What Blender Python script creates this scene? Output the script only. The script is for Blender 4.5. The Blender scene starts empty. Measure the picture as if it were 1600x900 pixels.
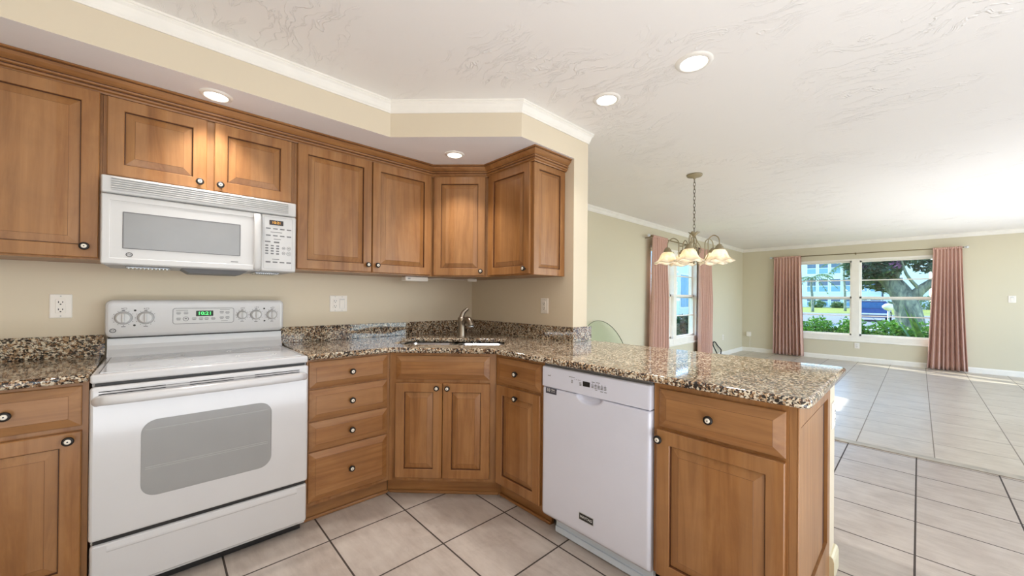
import bpy, bmesh, math, random
from mathutils import Matrix, Vector
random.seed(7)
PI = math.pi
S = bpy.context.scene
COL = S.collection

# ------------------------------------------------------------------ camera
CAM = dict(f=592.734, cx=804.771, cy=462.609, pos=(-2.1005, -2.8171, 1.2212))
Rv = Vector((0.72887059, -0.68459945, 0.00844195))
Uv = Vector((-0.00855057, 0.00322719, 0.99995824))
Fv = Vector((0.6845981, 0.72891233, 0.00350151))
cd = bpy.data.cameras.new('camera')
cam = bpy.data.objects.new('camera', cd); COL.objects.link(cam)
cd.sensor_fit = 'HORIZONTAL'; cd.sensor_width = 36.0
cd.lens = CAM['f'] / 1600 * 36
cd.shift_x = (800 - CAM['cx']) / 1600
cd.shift_y = (CAM['cy'] - 450) / 1600
cd.clip_start = 0.05; cd.clip_end = 600
M3 = Matrix((Rv, Uv, -Fv)).transposed()
cam.matrix_world = Matrix.Translation(CAM['pos']) @ M3.to_4x4()
S.camera = cam

# ------------------------------------------------------------------ light
S.view_settings.view_transform = 'Standard'
S.view_settings.look = 'None'
S.view_settings.gamma = 1.0
S.view_settings.use_curve_mapping = False
S.view_settings.exposure = 0.14
S.cycles.use_denoising = True
S.cycles.max_bounces = 10
S.cycles.diffuse_bounces = 6
S.cycles.sample_clamp_indirect = 6.0
S.cycles.caustics_reflective = False
S.cycles.caustics_refractive = False

w = bpy.data.worlds.new('sky'); S.world = w; w.use_nodes = True
nt = w.node_tree; nt.nodes.clear()
wo = nt.nodes.new('ShaderNodeOutputWorld'); wb = nt.nodes.new('ShaderNodeBackground')
sk = nt.nodes.new('ShaderNodeTexSky')
try:
    sk.sky_type = 'NISHITA'
except Exception:
    pass
sk.sun_disc = False
sk.sun_elevation = math.radians(37); sk.sun_rotation = math.radians(25)
sk.air_density = 1.0; sk.dust_density = 0.2; sk.ozone_density = 3.0
nt.links.new(sk.outputs[0], wb.inputs['Color']); wb.inputs['Strength'].default_value = 0.80
nt.links.new(wb.outputs[0], wo.inputs['Surface'])

def lamp(name, kind, loc, energy, color=(1, 1, 1), direction=(0, 0, -1), **kw):
    l = bpy.data.lights.new(name, kind); l.energy = energy; l.color = color
    for k, v in kw.items(): setattr(l, k, v)
    o = bpy.data.objects.new(name, l); COL.objects.link(o); o.location = loc
    o.rotation_euler = Vector(direction).to_track_quat('-Z', 'Y').to_euler()
    return o
lamp('sun', 'SUN', (20, 20, 30), 8.0, (1.0, 0.93, 0.82), (-0.48, -1.0, -0.83), angle=0.01)
# unseen fill lamps added: upward off the floor, and as daylight from the back
lamp('floor_upfill_living', 'AREA', (5.0, -3.7, 0.02), 35, (0.96, 0.97, 1.0), (0, 0, 1), shape='RECTANGLE', size=4.6, size_y=2.0, spread=math.radians(125))  # added lamp that brightens the living ceiling from floor level
lamp('floor_upfill_kitchen', 'AREA', (-1.9, -4.3, 0.02), 100, (0.86, 0.92, 1.0), (0, 0, 1), shape='RECTANGLE', size=3.0, size_y=2.0)  # added lamp that brightens the kitchen ceiling and soffit from below
lamp('daylight_fill_living', 'AREA', (3.8, -6.6, 1.6), 44, (0.97, 0.95, 1.0), (0, 1, 0.05), shape='RECTANGLE', size=6.0, size_y=1.6)
lamp('back_fill_kitchen', 'AREA', (-1.3, -6.4, 1.70), 38, (0.80, 0.90, 1.0), (0.0, 1, 0.0), shape='RECTANGLE', size=3.0, size_y=1.3)  # added fill standing in front of the closed back wall

# ------------------------------------------------------------------ materials
def srgb(*c):
    def f(v):
        v /= 255.0
        return v / 12.92 if v <= 0.04045 else ((v + 0.055) / 1.055) ** 2.4
    return tuple(f(v) for v in c) + (1.0,)

class NT:
    def __init__(s, name):
        s.m = bpy.data.materials.new(name); s.m.use_nodes = True
        s.t = s.m.node_tree; s.n = s.t.nodes; s.n.clear()
        s.out = s.n.new('ShaderNodeOutputMaterial')
        s.p = s.n.new('ShaderNodeBsdfPrincipled')
        s.t.links.new(s.p.outputs[0], s.out.inputs[0])
    def node(s, typ, **kw):
        x = s.n.new(typ)
        for k, v in kw.items():
            if k in x.bl_rna.properties: setattr(x, k, v)
        return x
    def link(s, a, b): s.t.links.new(a, b)
    def val(s, sock, v):
        if hasattr(v, 'is_output') or isinstance(v, bpy.types.NodeSocket): s.link(v, sock)
        else: sock.default_value = v
    def math(s, op, a, b=None, c=None):
        x = s.n.new('ShaderNodeMath'); x.operation = op
        s.val(x.inputs[0], a)
        if b is not None: s.val(x.inputs[1], b)
        if c is not None: s.val(x.inputs[2], c)
        return x.outputs[0]
    def mix(s, f, a, b):
        x = s.n.new('ShaderNodeMix'); x.data_type = 'RGBA'
        s.val(x.inputs[0], f); s.val(x.inputs[6], a); s.val(x.inputs[7], b)
        return x.outputs[2]
    def ramp(s, f, stops, interp='LINEAR'):
        x = s.n.new('ShaderNodeValToRGB'); x.color_ramp.interpolation = interp
        e = x.color_ramp.elements
        while len(e) < len(stops): e.new(0.5)
        for el, (pos, c) in zip(e, stops):
            el.position = pos; el.color = c if len(c) == 4 else tuple(c) + (1,)
        s.val(x.inputs[0], f); return x.outputs[0]
    def noise(s, vec, scale=5, detail=3, rough=0.5, dist=0.0, dim='3D'):
        x = s.n.new('ShaderNodeTexNoise'); x.noise_dimensions = dim
        if vec is not None: s.link(vec, x.inputs['Vector'])
        x.inputs['Scale'].default_value = scale; x.inputs['Detail'].default_value = detail
        x.inputs['Roughness'].default_value = rough; x.inputs['Distortion'].default_value = dist
        return x.outputs[0]
    def mapping(s, vec, scale=(1, 1, 1), rot=(0, 0, 0), loc=(0, 0, 0)):
        x = s.n.new('ShaderNodeMapping')
        x.inputs['Scale'].default_value = scale; x.inputs['Rotation'].default_value = rot
        x.inputs['Location'].default_value = loc
        s.link(vec, x.inputs['Vector']); return x.outputs[0]
    def coord(s, which='Object'):
        return s.n.new('ShaderNodeTexCoord').outputs[which]
    def pos(s): return s.n.new('ShaderNodeNewGeometry').outputs['Position']
    def bump(s, h, strength=0.2, dist=0.01):
        x = s.n.new('ShaderNodeBump'); x.inputs['Strength'].default_value = strength
        x.inputs['Distance'].default_value = dist
        s.link(h, x.inputs['Height']); s.link(x.outputs[0], s.p.inputs['Normal'])
    def set(s, **kw):
        for k, v in kw.items(): s.val(s.p.inputs[k.replace('_', ' ')], v)
        return s

def plain(name, col, rough=0.5, metal=0.0, coat=0.0, var=0.03, emit=None, es=0.0, spec=0.5):
    """painted, plastic or metal surface with a slight procedural unevenness"""
    t = NT(name)
    n = t.noise(t.coord(), 9, 3)
    lo = tuple(max(0, c * (1 - var)) for c in col[:3]) + (1,)
    hi = tuple(min(1, c * (1 + var)) for c in col[:3]) + (1,)
    t.set(Base_Color=t.ramp(n, [(0.3, lo), (0.7, hi)]), Roughness=rough, Metallic=metal)
    t.p.inputs['Coat Weight'].default_value = coat; t.p.inputs['Coat Roughness'].default_value = 0.08
    t.p.inputs['Specular IOR Level'].default_value = spec
    if emit is not None:
        t.p.inputs['Emission Color'].default_value = emit; t.p.inputs['Emission Strength'].default_value = es
    return t.m

def wood(name, vertical=True):
    t = NT(name)
    oi = t.node('ShaderNodeObjectInfo')
    c = t.coord('Object')
    add = t.node('ShaderNodeVectorMath', operation='ADD')
    comb = t.node('ShaderNodeCombineXYZ')
    r = t.math('MULTIPLY', oi.outputs['Random'], 37.0)
    for i in range(3): t.link(r, comb.inputs[i])
    t.link(c, add.inputs[0]); t.link(comb.outputs[0], add.inputs[1])
    sc = (14, 14, 1.1) if vertical else (1.1, 14, 14)
    v = t.mapping(add.outputs[0], sc)
    g = t.noise(v, 1.0, 5, 0.62, 1.2)
    sc2 = (95, 95, 4) if vertical else (4, 95, 95)
    fine = t.noise(t.mapping(add.outputs[0], sc2), 1.0, 3, 0.6)
    blot = t.noise(add.outputs[0], 5.5, 4, 0.6, 0.6)
    stave = t.noise(t.mapping(add.outputs[0], (9, 9, 0.05) if vertical else (0.05, 9, 9)), 1.0, 0)
    base = t.ramp(g, [(0.25, srgb(120, 77, 38)), (0.5, srgb(153, 105, 60)), (0.78, srgb(174, 126, 77))])
    base = t.mix(t.math('MULTIPLY', t.ramp(fine, [(0.45, (0, 0, 0)), (0.75, (1, 1, 1))]), 0.20), base, srgb(104, 68, 42))
    base = t.mix(t.math('MULTIPLY', t.ramp(blot, [(0.42, (0, 0, 0)), (0.72, (1, 1, 1))]), 0.40), base, srgb(124, 82, 48))
    base = t.mix(t.math('MULTIPLY', t.ramp(stave, [(0.48, (0, 0, 0)), (0.52, (1, 1, 1))]), 0.16), base, srgb(178, 140, 102))
    t.set(Base_Color=base, Roughness=0.36)
    t.p.inputs['Coat Weight'].default_value = 0.10; t.p.inputs['Coat Roughness'].default_value = 0.2; t.p.inputs['Specular IOR Level'].default_value = 0.4
    t.bump(fine, 0.05, 0.002)
    return t.m

def granite():
    t = NT('speckled_granite')
    c = t.pos()
    warp = t.node('ShaderNodeVectorMath', operation='MULTIPLY_ADD')
    nz = t.node('ShaderNodeTexNoise'); nz.inputs['Scale'].default_value = 85; nz.inputs['Detail'].default_value = 2
    t.link(c, nz.inputs['Vector'])
    t.link(nz.outputs['Color'], warp.inputs[0]); warp.inputs[1].default_value = (0.012,) * 3; t.link(c, warp.inputs[2])
    vo = t.node('ShaderNodeTexVoronoi'); vo.inputs['Scale'].default_value = 150
    t.link(warp.outputs[0], vo.inputs['Vector'])
    sep = t.node('ShaderNodeSeparateColor'); t.link(vo.outputs['Color'], sep.inputs[0])
    big = t.noise(c, 7.0, 3, 0.6, 0.8)
    k = t.math('ADD', sep.outputs[0], t.math('MULTIPLY', t.math('SUBTRACT', big, 0.5), 0.7))
    col = t.ramp(k, [(0.0, srgb(28, 23, 22)), (0.24, srgb(38, 31, 28)), (0.26, srgb(88, 62, 44)), (0.42, srgb(116, 84, 58)),
                     (0.44, srgb(154, 122, 90)), (0.62, srgb(180, 152, 120)), (0.64, srgb(140, 128, 116)), (0.74, srgb(182, 170, 152)), (0.76, srgb(206, 192, 168)), (1.0, srgb(218, 206, 184))], 'LINEAR')
    v2 = t.node('ShaderNodeTexVoronoi'); v2.inputs['Scale'].default_value = 300; t.link(warp.outputs[0], v2.inputs['Vector'])
    s2 = t.node('ShaderNodeSeparateColor'); t.link(v2.outputs['Color'], s2.inputs[0])
    spk = t.ramp(s2.outputs[1], [(0.0, (1, 1, 1)), (0.13, (1, 1, 1)), (0.15, (0, 0, 0))])
    col = t.mix(t.math('MULTIPLY', spk, 0.75), col, srgb(36, 30, 28))
    t.set(Base_Color=col, Roughness=0.06)
    t.p.inputs['Specular IOR Level'].default_value = 0.62
    return t.m

def tile_floor():
    t = NT('ceramic_floor_tile')
    p = t.pos(); sx = t.node('ShaderNodeSeparateXYZ'); t.link(p, sx.inputs[0])
    X, Y = sx.outputs[0], sx.outputs[1]
    liv = t.math('GREATER_THAN', X, 2.25)
    def grid(x0, sxx, y0, syy, wid):
        u = t.math('DIVIDE', t.math('SUBTRACT', X, x0), sxx); v = t.math('DIVIDE', t.math('SUBTRACT', Y, y0), syy)
        def edge(a, s):
            f = t.math('FRACT', a)
            return t.math('MULTIPLY', t.math('MINIMUM', f, t.math('SUBTRACT', 1.0, f)), s)
        e = t.math('MINIMUM', edge(u, sxx), edge(v, syy))
        g = t.math('LESS_THAN', e, wid / 2)
        cid = t.node('ShaderNodeCombineXYZ'); t.link(t.math('FLOOR', u), cid.inputs[0]); t.link(t.math('FLOOR', v), cid.inputs[1])
        return g, cid.outputs[0]
    gk, ik = grid(-1.0635, 0.4047, -0.81, 0.3995, 0.0080)
    gl, il = grid(2.748, 0.455, -2.905, 0.455, 0.007)
    gm = t.mix(liv, gk, gl)
    idm = t.mix(liv, ik, il)
    wn = t.node('ShaderNodeTexWhiteNoise'); wn.noise_dimensions = '3D'; t.link(idm, wn.inputs['Vector'])
    tv = wn.outputs['Value']
    off = t.node('ShaderNodeVectorMath', operation='MULTIPLY_ADD'); t.link(wn.outputs['Color'], off.inputs[0]); off.inputs[1].default_value = (9, 9, 9); t.link(p, off.inputs[2])
    mott = t.noise(off.outputs[0], 5.0, 6, 0.62, 0.5)
    strk = t.noise(t.mapping(off.outputs[0], (26, 5, 1)), 1.0, 4, 0.65, 0.3)
    mk = t.mix(0.45, mott, strk)
    kc = t.ramp(mk, [(0.30, srgb(160, 147, 137)), (0.52, srgb(186, 175, 166)), (0.72, srgb(202, 193, 184))])
    lc = t.ramp(mk, [(0.30, srgb(178, 167, 152)), (0.52, srgb(200, 190, 175)), (0.72, srgb(214, 206, 192))])
    base = t.mix(liv, kc, lc)
    base = t.mix(t.math('MULTIPLY', tv, 0.10), base, srgb(168, 152, 138))
    gc = t.mix(liv, srgb(62, 52, 46), srgb(138, 128, 114))
    base = t.mix(gm, base, gc)
    t.set(Base_Color=base, Roughness=t.math('ADD', t.math('MULTIPLY', gm, 0.4), t.math('ADD', 0.27, t.math('MULTIPLY', mott, 0.12))))
    t.bump(t.math('SUBTRACT', t.math('MULTIPLY', mk, 0.08), gm), 0.35, 0.003)
    return t.m

def ceiling_mat():
    t = NT('knockdown_ceiling')
    p = t.pos()
    wv = t.node('ShaderNodeVectorMath', operation='MULTIPLY_ADD')
    nz = t.node('ShaderNodeTexNoise'); nz.inputs['Scale'].default_value = 3.0; nz.inputs['Detail'].default_value = 3
    t.link(p, nz.inputs['Vector']); t.link(nz.outputs['Color'], wv.inputs[0]); wv.inputs[1].default_value = (.35, .35, 0); t.link(p, wv.inputs[2])
    def strokes(scale, rot, lo, hi, vec):
        a = t.noise(t.mapping(vec, scale, (0, 0, rot)), 1.0, 4, 0.6, 0.8)
        # thin ridge where the noise crosses the middle value
        d = t.math('ABSOLUTE', t.math('SUBTRACT', a, 0.5))
        return t.ramp(d, [(lo, (1, 1, 1)), (hi, (0, 0, 0))])
    patch = t.ramp(t.noise(p, 1.7, 4, 0.65), [(0.46, (0, 0, 0)), (0.60, (1, 1, 1))])
    h = t.math('MULTIPLY', strokes((14, 3.2, 1), 0.55, 0.004, 0.022, wv.outputs[0]), patch)
    h = t.math('ADD', h, t.math('MULTIPLY', t.noise(p, 38, 3, 0.6), 0.10))
    t.set(Base_Color=srgb(243, 240, 236), Roughness=0.85)
    t.bump(h, 0.55, 0.006)
    return t.m

def wall_mat(name, col):
    t = NT(name)
    n = t.noise(t.pos(), 60, 4, 0.6)
    t.set(Base_Color=t.ramp(t.noise(t.pos(), 1.3, 2), [(0.3, tuple(c * .98 for c in col[:3]) + (1,)), (0.7, col)]), Roughness=0.62)
    t.bump(n, 0.08, 0.002)
    return t.m

def pane_mat():
    t = NT('clear_window_glass')
    tr = t.n.new('ShaderNodeBsdfTransparent'); tr.inputs[0].default_value = (0.93, 0.97, 0.98, 1)
    gl = t.n.new('ShaderNodeBsdfGlossy'); gl.inputs['Roughness'].default_value = 0.02
    lw = t.n.new('ShaderNodeLayerWeight')
    fr = t.math('ADD', 0.03, t.math('MULTIPLY', 0.85, t.math('POWER', lw.outputs['Facing'], 5.0)))
    mx = t.n.new('ShaderNodeMixShader')
    t.link(fr, mx.inputs[0]); t.link(tr.outputs[0], mx.inputs[1]); t.link(gl.outputs[0], mx.inputs[2])
    t.link(mx.outputs[0], t.out.inputs[0]); t.n.remove(t.p)
    return t.m

def tint_glass(name, col, opac, rough=0.06, base=(0.5, 0.5, 0.5, 1)):
    t = NT(name)
    tr = t.n.new('ShaderNodeBsdfTransparent'); tr.inputs[0].default_value = col
    t.p.inputs['Base Color'].default_value = base; t.p.inputs['Roughness'].default_value = rough
    n = t.noise(t.coord(), 30, 2)
    mx = t.n.new('ShaderNodeMixShader')
    t.link(t.math('ADD', opac - 0.01, t.math('MULTIPLY', n, 0.02)), mx.inputs[0])
    t.link(tr.outputs[0], mx.inputs[1]); t.link(t.p.outputs[0], mx.inputs[2]); t.link(mx.outputs[0], t.out.inputs[0])
    return t.m

def shade_mat():
    t = NT('alabaster_glass')
    n = t.noise(t.coord(), 18, 3, 0.6, 1.0)
    col = t.ramp(n, [(0.35, srgb(246, 232, 208)), (0.62, srgb(255, 250, 240))])
    df = t.n.new('ShaderNodeBsdfDiffuse'); tl = t.n.new('ShaderNodeBsdfTranslucent'); mx = t.n.new('ShaderNodeMixShader')
    t.link(col, df.inputs[0]); t.link(col, tl.inputs[0]); mx.inputs[0].default_value = 0.55
    t.link(df.outputs[0], mx.inputs[1]); t.link(tl.outputs[0], mx.inputs[2])
    gl = t.n.new('ShaderNodeBsdfGlossy'); gl.inputs['Roughness'].default_value = 0.15
    m2 = t.n.new('ShaderNodeMixShader'); m2.inputs[0].default_value = 0.05
    t.link(mx.outputs[0], m2.inputs[1]); t.link(gl.outputs[0], m2.inputs[2])
    t.link(m2.outputs[0], t.out.inputs[0]); t.n.remove(t.p)
    return t.m

def fabric(name, col):
    t = NT(name)
    c = t.coord()
    wv = t.noise(t.mapping(c, (220, 220, 30)), 1.0, 2)
    t.set(Base_Color=t.ramp(wv, [(0.3, tuple(v * .88 for v in col[:3]) + (1,)), (0.7, col)]), Roughness=0.8)
    t.p.inputs['Sheen Weight'].default_value = 0.2
    t.bump(wv, 0.08, 0.002)
    return t.m

def leafy(name, a, b, c=None):
    t = NT(name)
    n = t.noise(t.coord(), 7, 3, 0.6)
    st = [(0.3, a), (0.6, b)] + ([(0.72, c)] if c else [])
    col = t.ramp(n, st)
    t.set(Base_Color=col, Roughness=0.5)
    tl = t.n.new('ShaderNodeBsdfTranslucent'); t.link(col, tl.inputs[0]); mx = t.n.new('ShaderNodeMixShader'); mx.inputs[0].default_value = 0.35
    t.link(t.p.outputs[0], mx.inputs[1]); t.link(tl.outputs[0], mx.inputs[2]); t.link(mx.outputs[0], t.out.inputs[0])
    return t.m

def bark():
    t = NT('mottled_bark')
    n = t.noise(t.mapping(t.coord(), (6, 6, 2)), 1.5, 5, 0.65, 0.8)
    t.set(Base_Color=t.ramp(n, [(0.3, srgb(60, 70, 72)), (0.5, srgb(120, 130, 116)), (0.7, srgb(170, 176, 150))]), Roughness=0.9)
    t.bump(n, 0.6, 0.03); return t.m

def grass_mat():
    t = NT('mown_grass')
    n = t.noise(t.pos(), 0.6, 6, 0.7)
    t.set(Base_Color=t.ramp(n, [(0.3, srgb(104, 120, 30)), (0.7, srgb(152, 158, 54))]), Roughness=0.9); return t.m

WOODV = wood('maple_vertical'); WOODH = wood('maple_horizontal', False)
GLAZE = plain('dark_glaze', srgb(70, 38, 22), 0.5)
CARC = plain('maple_carcass_shadow', srgb(112, 68, 38), 0.5, var=0.12)
GRANITE = granite(); FLOOR = tile_floor(); CEIL = ceiling_mat()
WALL = wall_mat('cream_wall_paint', srgb(219, 206, 183))
WALLF = wall_mat('pale_yellow_wall_paint', srgb(213, 205, 182))
SOFFITW = wall_mat('white_soffit_paint', srgb(238, 236, 237))
TRIM = plain('white_trim_paint', srgb(240, 236, 228), 0.4)
ENAMEL = plain('white_enamel', srgb(207, 206, 207), 0.16, coat=0.6, var=0.01)
PLASTW = plain('white_plastic', srgb(205, 204, 203), 0.3, var=0.01)
DWWHITE = plain('dishwasher_white', srgb(216, 218, 232), 0.22, coat=0.4, var=0.01)
TOEW = plain('toe_panel_pale_blue', srgb(206, 216, 230), 0.3, var=0.01)
BLACK = plain('black_plastic', srgb(22, 20, 20), 0.4)
GREYM = plain('printed_grey', srgb(110, 110, 112), 0.5)
GREYL = plain('printed_pale_grey', srgb(178, 178, 178), 0.5)
DARKG = plain('printed_dark_grey', srgb(60, 58, 60), 0.5)
COOKG = plain('pale_ceramic_glass', srgb(214, 216, 220), 0.06, coat=0.5, var=0.02)
MWGLASS = plain('microwave_grey_glass', srgb(140, 140, 140), 0.22, coat=0.15, var=0.02)
OVENBACK = plain('oven_liner_grey', srgb(178, 178, 177), 0.5)
OVENGL = tint_glass('oven_door_glass', (0.92, 0.92, 0.92, 1), 0.26, 0.12, srgb(176, 175, 174))
STEEL = plain('brushed_steel', srgb(196, 200, 204), 0.24, 1.0, var=0.04)
NICKEL = plain('brushed_nickel', srgb(146, 134, 120), 0.3, 1.0, var=0.04)
BRONZE = plain('dark_bronze', srgb(26, 18, 14), 0.45, 0.2)
PORC = plain('white_porcelain', srgb(236, 228, 214), 0.15, coat=0.5, var=0.01)
OUTLET = plain('ivory_white_plastic', srgb(238, 232, 224), 0.35, var=0.01)
GREENLED = plain('green_digits', srgb(80, 255, 120), 0.5, emit=srgb(90, 255, 130), es=1.0)
AMBERLED = plain('amber_digits', srgb(230, 170, 60), 0.5, emit=srgb(255, 180, 60), es=0.6)
LCDBACK = plain('dark_display', srgb(14, 34, 18), 0.15)
LCDAMB = plain('brown_display', srgb(44, 26, 14), 0.2)
LENS = plain('glowing_lens', srgb(255, 250, 240), 0.4, emit=(1.0, 0.95, 0.86, 1), es=9.0)
BULB = plain('glowing_bulb', srgb(255, 244, 220), 0.4, emit=(1.0, 0.95, 0.86, 1), es=6.0)
ANTIQ = plain('antique_cream_metal', srgb(158, 146, 118), 0.45, 0.25, var=0.15)
ROD = plain('brass_rod', srgb(120, 104, 70), 0.35, 0.7)
SHADE = shade_mat()
CURT = fabric('dusty_rose_cloth', srgb(208, 168, 153))
PANE = pane_mat()
TABLEGL = tint_glass('green_edge_glass', (0.93, 0.96, 0.92, 1), 0.09, 0.03, srgb(180, 192, 172))
GLEDGE = plain('glass_rim_dark_green', srgb(52, 66, 56), 0.2)
HEDGE = leafy('hedge_leaf', srgb(34, 88, 36), srgb(108, 168, 56), srgb(190, 212, 80))
TREEL = leafy('tree_leaf', srgb(28, 60, 52), srgb(70, 104, 70), srgb(150, 170, 120))
FLOWER = leafy('purple_flower', srgb(150, 90, 160), srgb(210, 150, 210))
AGAVE = leafy('agave_leaf', srgb(30, 90, 70), srgb(120, 170, 80))
PALML = leafy('palm_leaf', srgb(40, 90, 70), srgb(120, 150, 90))
BARK = bark(); GRASS = grass_mat()
ASPH = plain('grey_asphalt', srgb(120, 124, 130), 0.9, var=0.08)
CONC = plain('pale_concrete', srgb(196, 198, 196), 0.9, var=0.06)
STUCCO = plain('pale_blue_stucco', srgb(212, 228, 236), 0.8, var=0.03)
STUCCOW = plain('white_trim_outdoor', srgb(236, 242, 244), 0.7, var=0.02)
ROOF = plain('slate_blue_roof', srgb(84, 116, 150), 0.8, var=0.12)
WINDK = plain('dark_blue_pane', srgb(44, 92, 130), 0.15, var=0.2)
SCREEN = plain('porch_screen', srgb(120, 170, 200), 0.5, var=0.1)
CARB = plain('dark_blue_car_paint', srgb(40, 70, 120), 0.2, 0.2, coat=0.6)
SILV = plain('silver_strip', srgb(210, 214, 220), 0.3, 0.4)
RUBBER = plain('black_rubber', srgb(20, 20, 22), 0.8)

# ------------------------------------------------------------------ builders
class MB:
    def __init__(s): s.bm = bmesh.new()
    def face(s, vs, mi=0, smooth=False):
        try:
            f = s.bm.faces.new(vs); f.material_index = mi; f.smooth = smooth; return f
        except ValueError:
            return None
    def box(s, x0, x1, y0, y1, z0, z1, mi=0, bev=0.0, seg=1):
        if x0 > x1: x0, x1 = x1, x0
        if y0 > y1: y0, y1 = y1, y0
        if z0 > z1: z0, z1 = z1, z0
        v = [s.bm.verts.new(c) for c in ((x0, y0, z0), (x1, y0, z0), (x1, y1, z0), (x0, y1, z0), (x0, y0, z1), (x1, y0, z1), (x1, y1, z1), (x0, y1, z1))]
        fs = [s.face([v[i] for i in q], mi) for q in ((0, 3, 2, 1), (4, 5, 6, 7), (0, 1, 5, 4), (1, 2, 6, 5), (2, 3, 7, 6), (3, 0, 4, 7))]
        if bev > 0:
            es = list({e for f in fs for e in f.edges})
            r = bmesh.ops.bevel(s.bm, geom=es, offset=bev, segments=seg, affect='EDGES', profile=0.5, clamp_overlap=True)
            for f in r['faces']:
                f.material_index = mi; f.smooth = seg > 1
        return s
    def loops(s, loops, cap0=True, cap1=True, mi=0, smooth=False, closed=True, mis=None):
        L = [[s.bm.verts.new(p) for p in l] for l in loops]
        n = len(L[0])
        for k in range(len(L) - 1):
            m = mis[k] if mis else mi
            for i in range(n if closed else n - 1):
                j = (i + 1) % n
                s.face([L[k][i], L[k][j], L[k + 1][j], L[k + 1][i]], m, smooth)
        if cap0: s.face(list(reversed(L[0])), mi)
        if cap1: s.face(L[-1], mis[-1] if mis else mi)
        return s
    def prism(s, poly, z0, z1, mi=0):
        return s.loops([[(x, y, z0) for x, y in poly], [(x, y, z1) for x, y in poly]], mi=mi)
    def plate(s, x0, x1, z0, z1, rings, r=0.0, n=5, mi=0, mis=None, smooth=False):
        """panel facing -y; rings = (inset, y) from the back outwards to the front"""
        def rr(i):
            a, b, c, d = x0 + i, x1 - i, z0 + i, z1 - i
            q = max(r - i, 0.0)
            if r <= 0: return [(a, c), (b, c), (b, d), (a, d)]
            q = max(q, 0.0005); out = []
            for (cx, cz, st) in ((b - q, c + q, -PI / 2), (b - q, d - q, 0), (a + q, d - q, PI / 2), (a + q, c + q, PI)):
                for k in range(n + 1):
                    t = st + k / n * PI / 2
                    out.append((cx + q * math.cos(t), cz + q * math.sin(t)))
            return out
        return s.loops([[(x, y, z) for x, z in rr(i)] for i, y in rings], mi=mi, mis=mis, smooth=smooth)
    def lathe(s, prof, origin=(0, 0, 0), axis=(0, 0, 1), seg=24, mi=0, mis=None, smooth=True, cap0=True, cap1=True, lobe=None):
        q = Vector((0, 0, 1)).rotation_difference(Vector(axis)); o = Vector(origin)
        loops = []
        for k, (r, h) in enumerate(prof):
            l = []
            for i in range(seg):
                t = 2 * PI * i / seg
                rr, hh = (r, h) if lobe is None else lobe(k, r, h, t)
                l.append(o + q @ Vector((rr * math.cos(t), rr * math.sin(t), hh)))
            loops.append(l)
        return s.loops(loops, cap0, cap1, mi=mi, mis=mis, smooth=smooth)
    def tube(s, pts, rad, seg=10, mi=0, closed=False, flat=None):
        P = [Vector(p) for p in pts]; n = len(P); loops = []; up = None
        for i in range(n):
            a = P[i - 1] if (i > 0 or closed) else P[i]
            b = P[(i + 1) % n] if (i < n - 1 or closed) else P[i]
            d = (b - a).normalized()
            if up is None:
                up = Vector((0, 0, 1)) if abs(d.z) < 0.9 else Vector((1, 0, 0))
            x = d.cross(up).normalized(); up2 = x.cross(d).normalized(); up = up2
            r = rad[i] if isinstance(rad, (list, tuple)) else rad
            fx, fu = flat if flat else (1, 1)
            loops.append([P[i] + x * (r * fx * math.cos(2 * PI * k / seg)) + up2 * (r * fu * math.sin(2 * PI * k / seg)) for k in range(seg)])
        if closed: loops.append(loops[0])
        if closed:
            L = [[s.bm.verts.new(p) for p in l] for l in loops[:-1]]
            for k in range(n):
                for i in range(seg):
                    j = (i + 1) % seg
                    s.face([L[k][i], L[k][j], L[(k + 1) % n][j], L[(k + 1) % n][i]], mi, True)
            return s
        return s.loops(loops, mi=mi, smooth=True)
    def sweep(s, path, prof, mi=0, side=1, pm=None):
        """profile (out, z) carried along a 2-D path with mitred corners, out to the right of travel"""
        P = [Vector(p) for p in path]; n = len(P); loops = []
        for i in range(n):
            ds = []
            if i > 0: ds.append((P[i] - P[i - 1]).normalized())
            if i < n - 1: ds.append((P[i + 1] - P[i]).normalized())
            ns = [Vector((d.y, -d.x)) * side for d in ds]
            m = sum(ns, Vector((0, 0))); m.normalize()
            k = 1.0 / max(0.2, m.dot(ns[0]))
            loops.append([(P[i].x + m.x * o * k, P[i].y + m.y * o * k, z) for o, z in prof])
        if pm:
            L = [[s.bm.verts.new(p) for p in l] for l in loops]; n = len(prof)
            for k in range(len(L) - 1):
                for i in range(n):
                    j = (i + 1) % n; s.face([L[k][i], L[k][j], L[k + 1][j], L[k + 1][i]], 1 if i in pm else 0)
            s.face(list(reversed(L[0]))); s.face(L[-1]); return s
        return s.loops(loops, mi=mi)
    def extend(s, verts, faces, mi=0, smooth=False):
        V = [s.bm.verts.new(v) for v in verts]
        for f in faces: s.face([V[i] for i in f], mi, smooth)
        return s

def root_matrix(p):
    while p is not None and p.parent is not None: p = p.parent
    return Matrix.Identity(4) if p is None else Matrix.LocRotScale(p.location, p.rotation_euler, None)

def obj(name, mb, mats, parent=None, world=False, recalc=True):
    bm = mb.bm
    if world and parent is not None: bm.transform(root_matrix(parent).inverted())
    if recalc: bmesh.ops.recalc_face_normals(bm, faces=bm.faces)
    me = bpy.data.meshes.new(name); bm.to_mesh(me); bm.free()
    for m in (mats if isinstance(mats, (list, tuple)) else [mats]): me.materials.append(m)
    o = bpy.data.objects.new(name, me); COL.objects.link(o)
    if parent is not None: o.parent = parent
    return o

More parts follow.
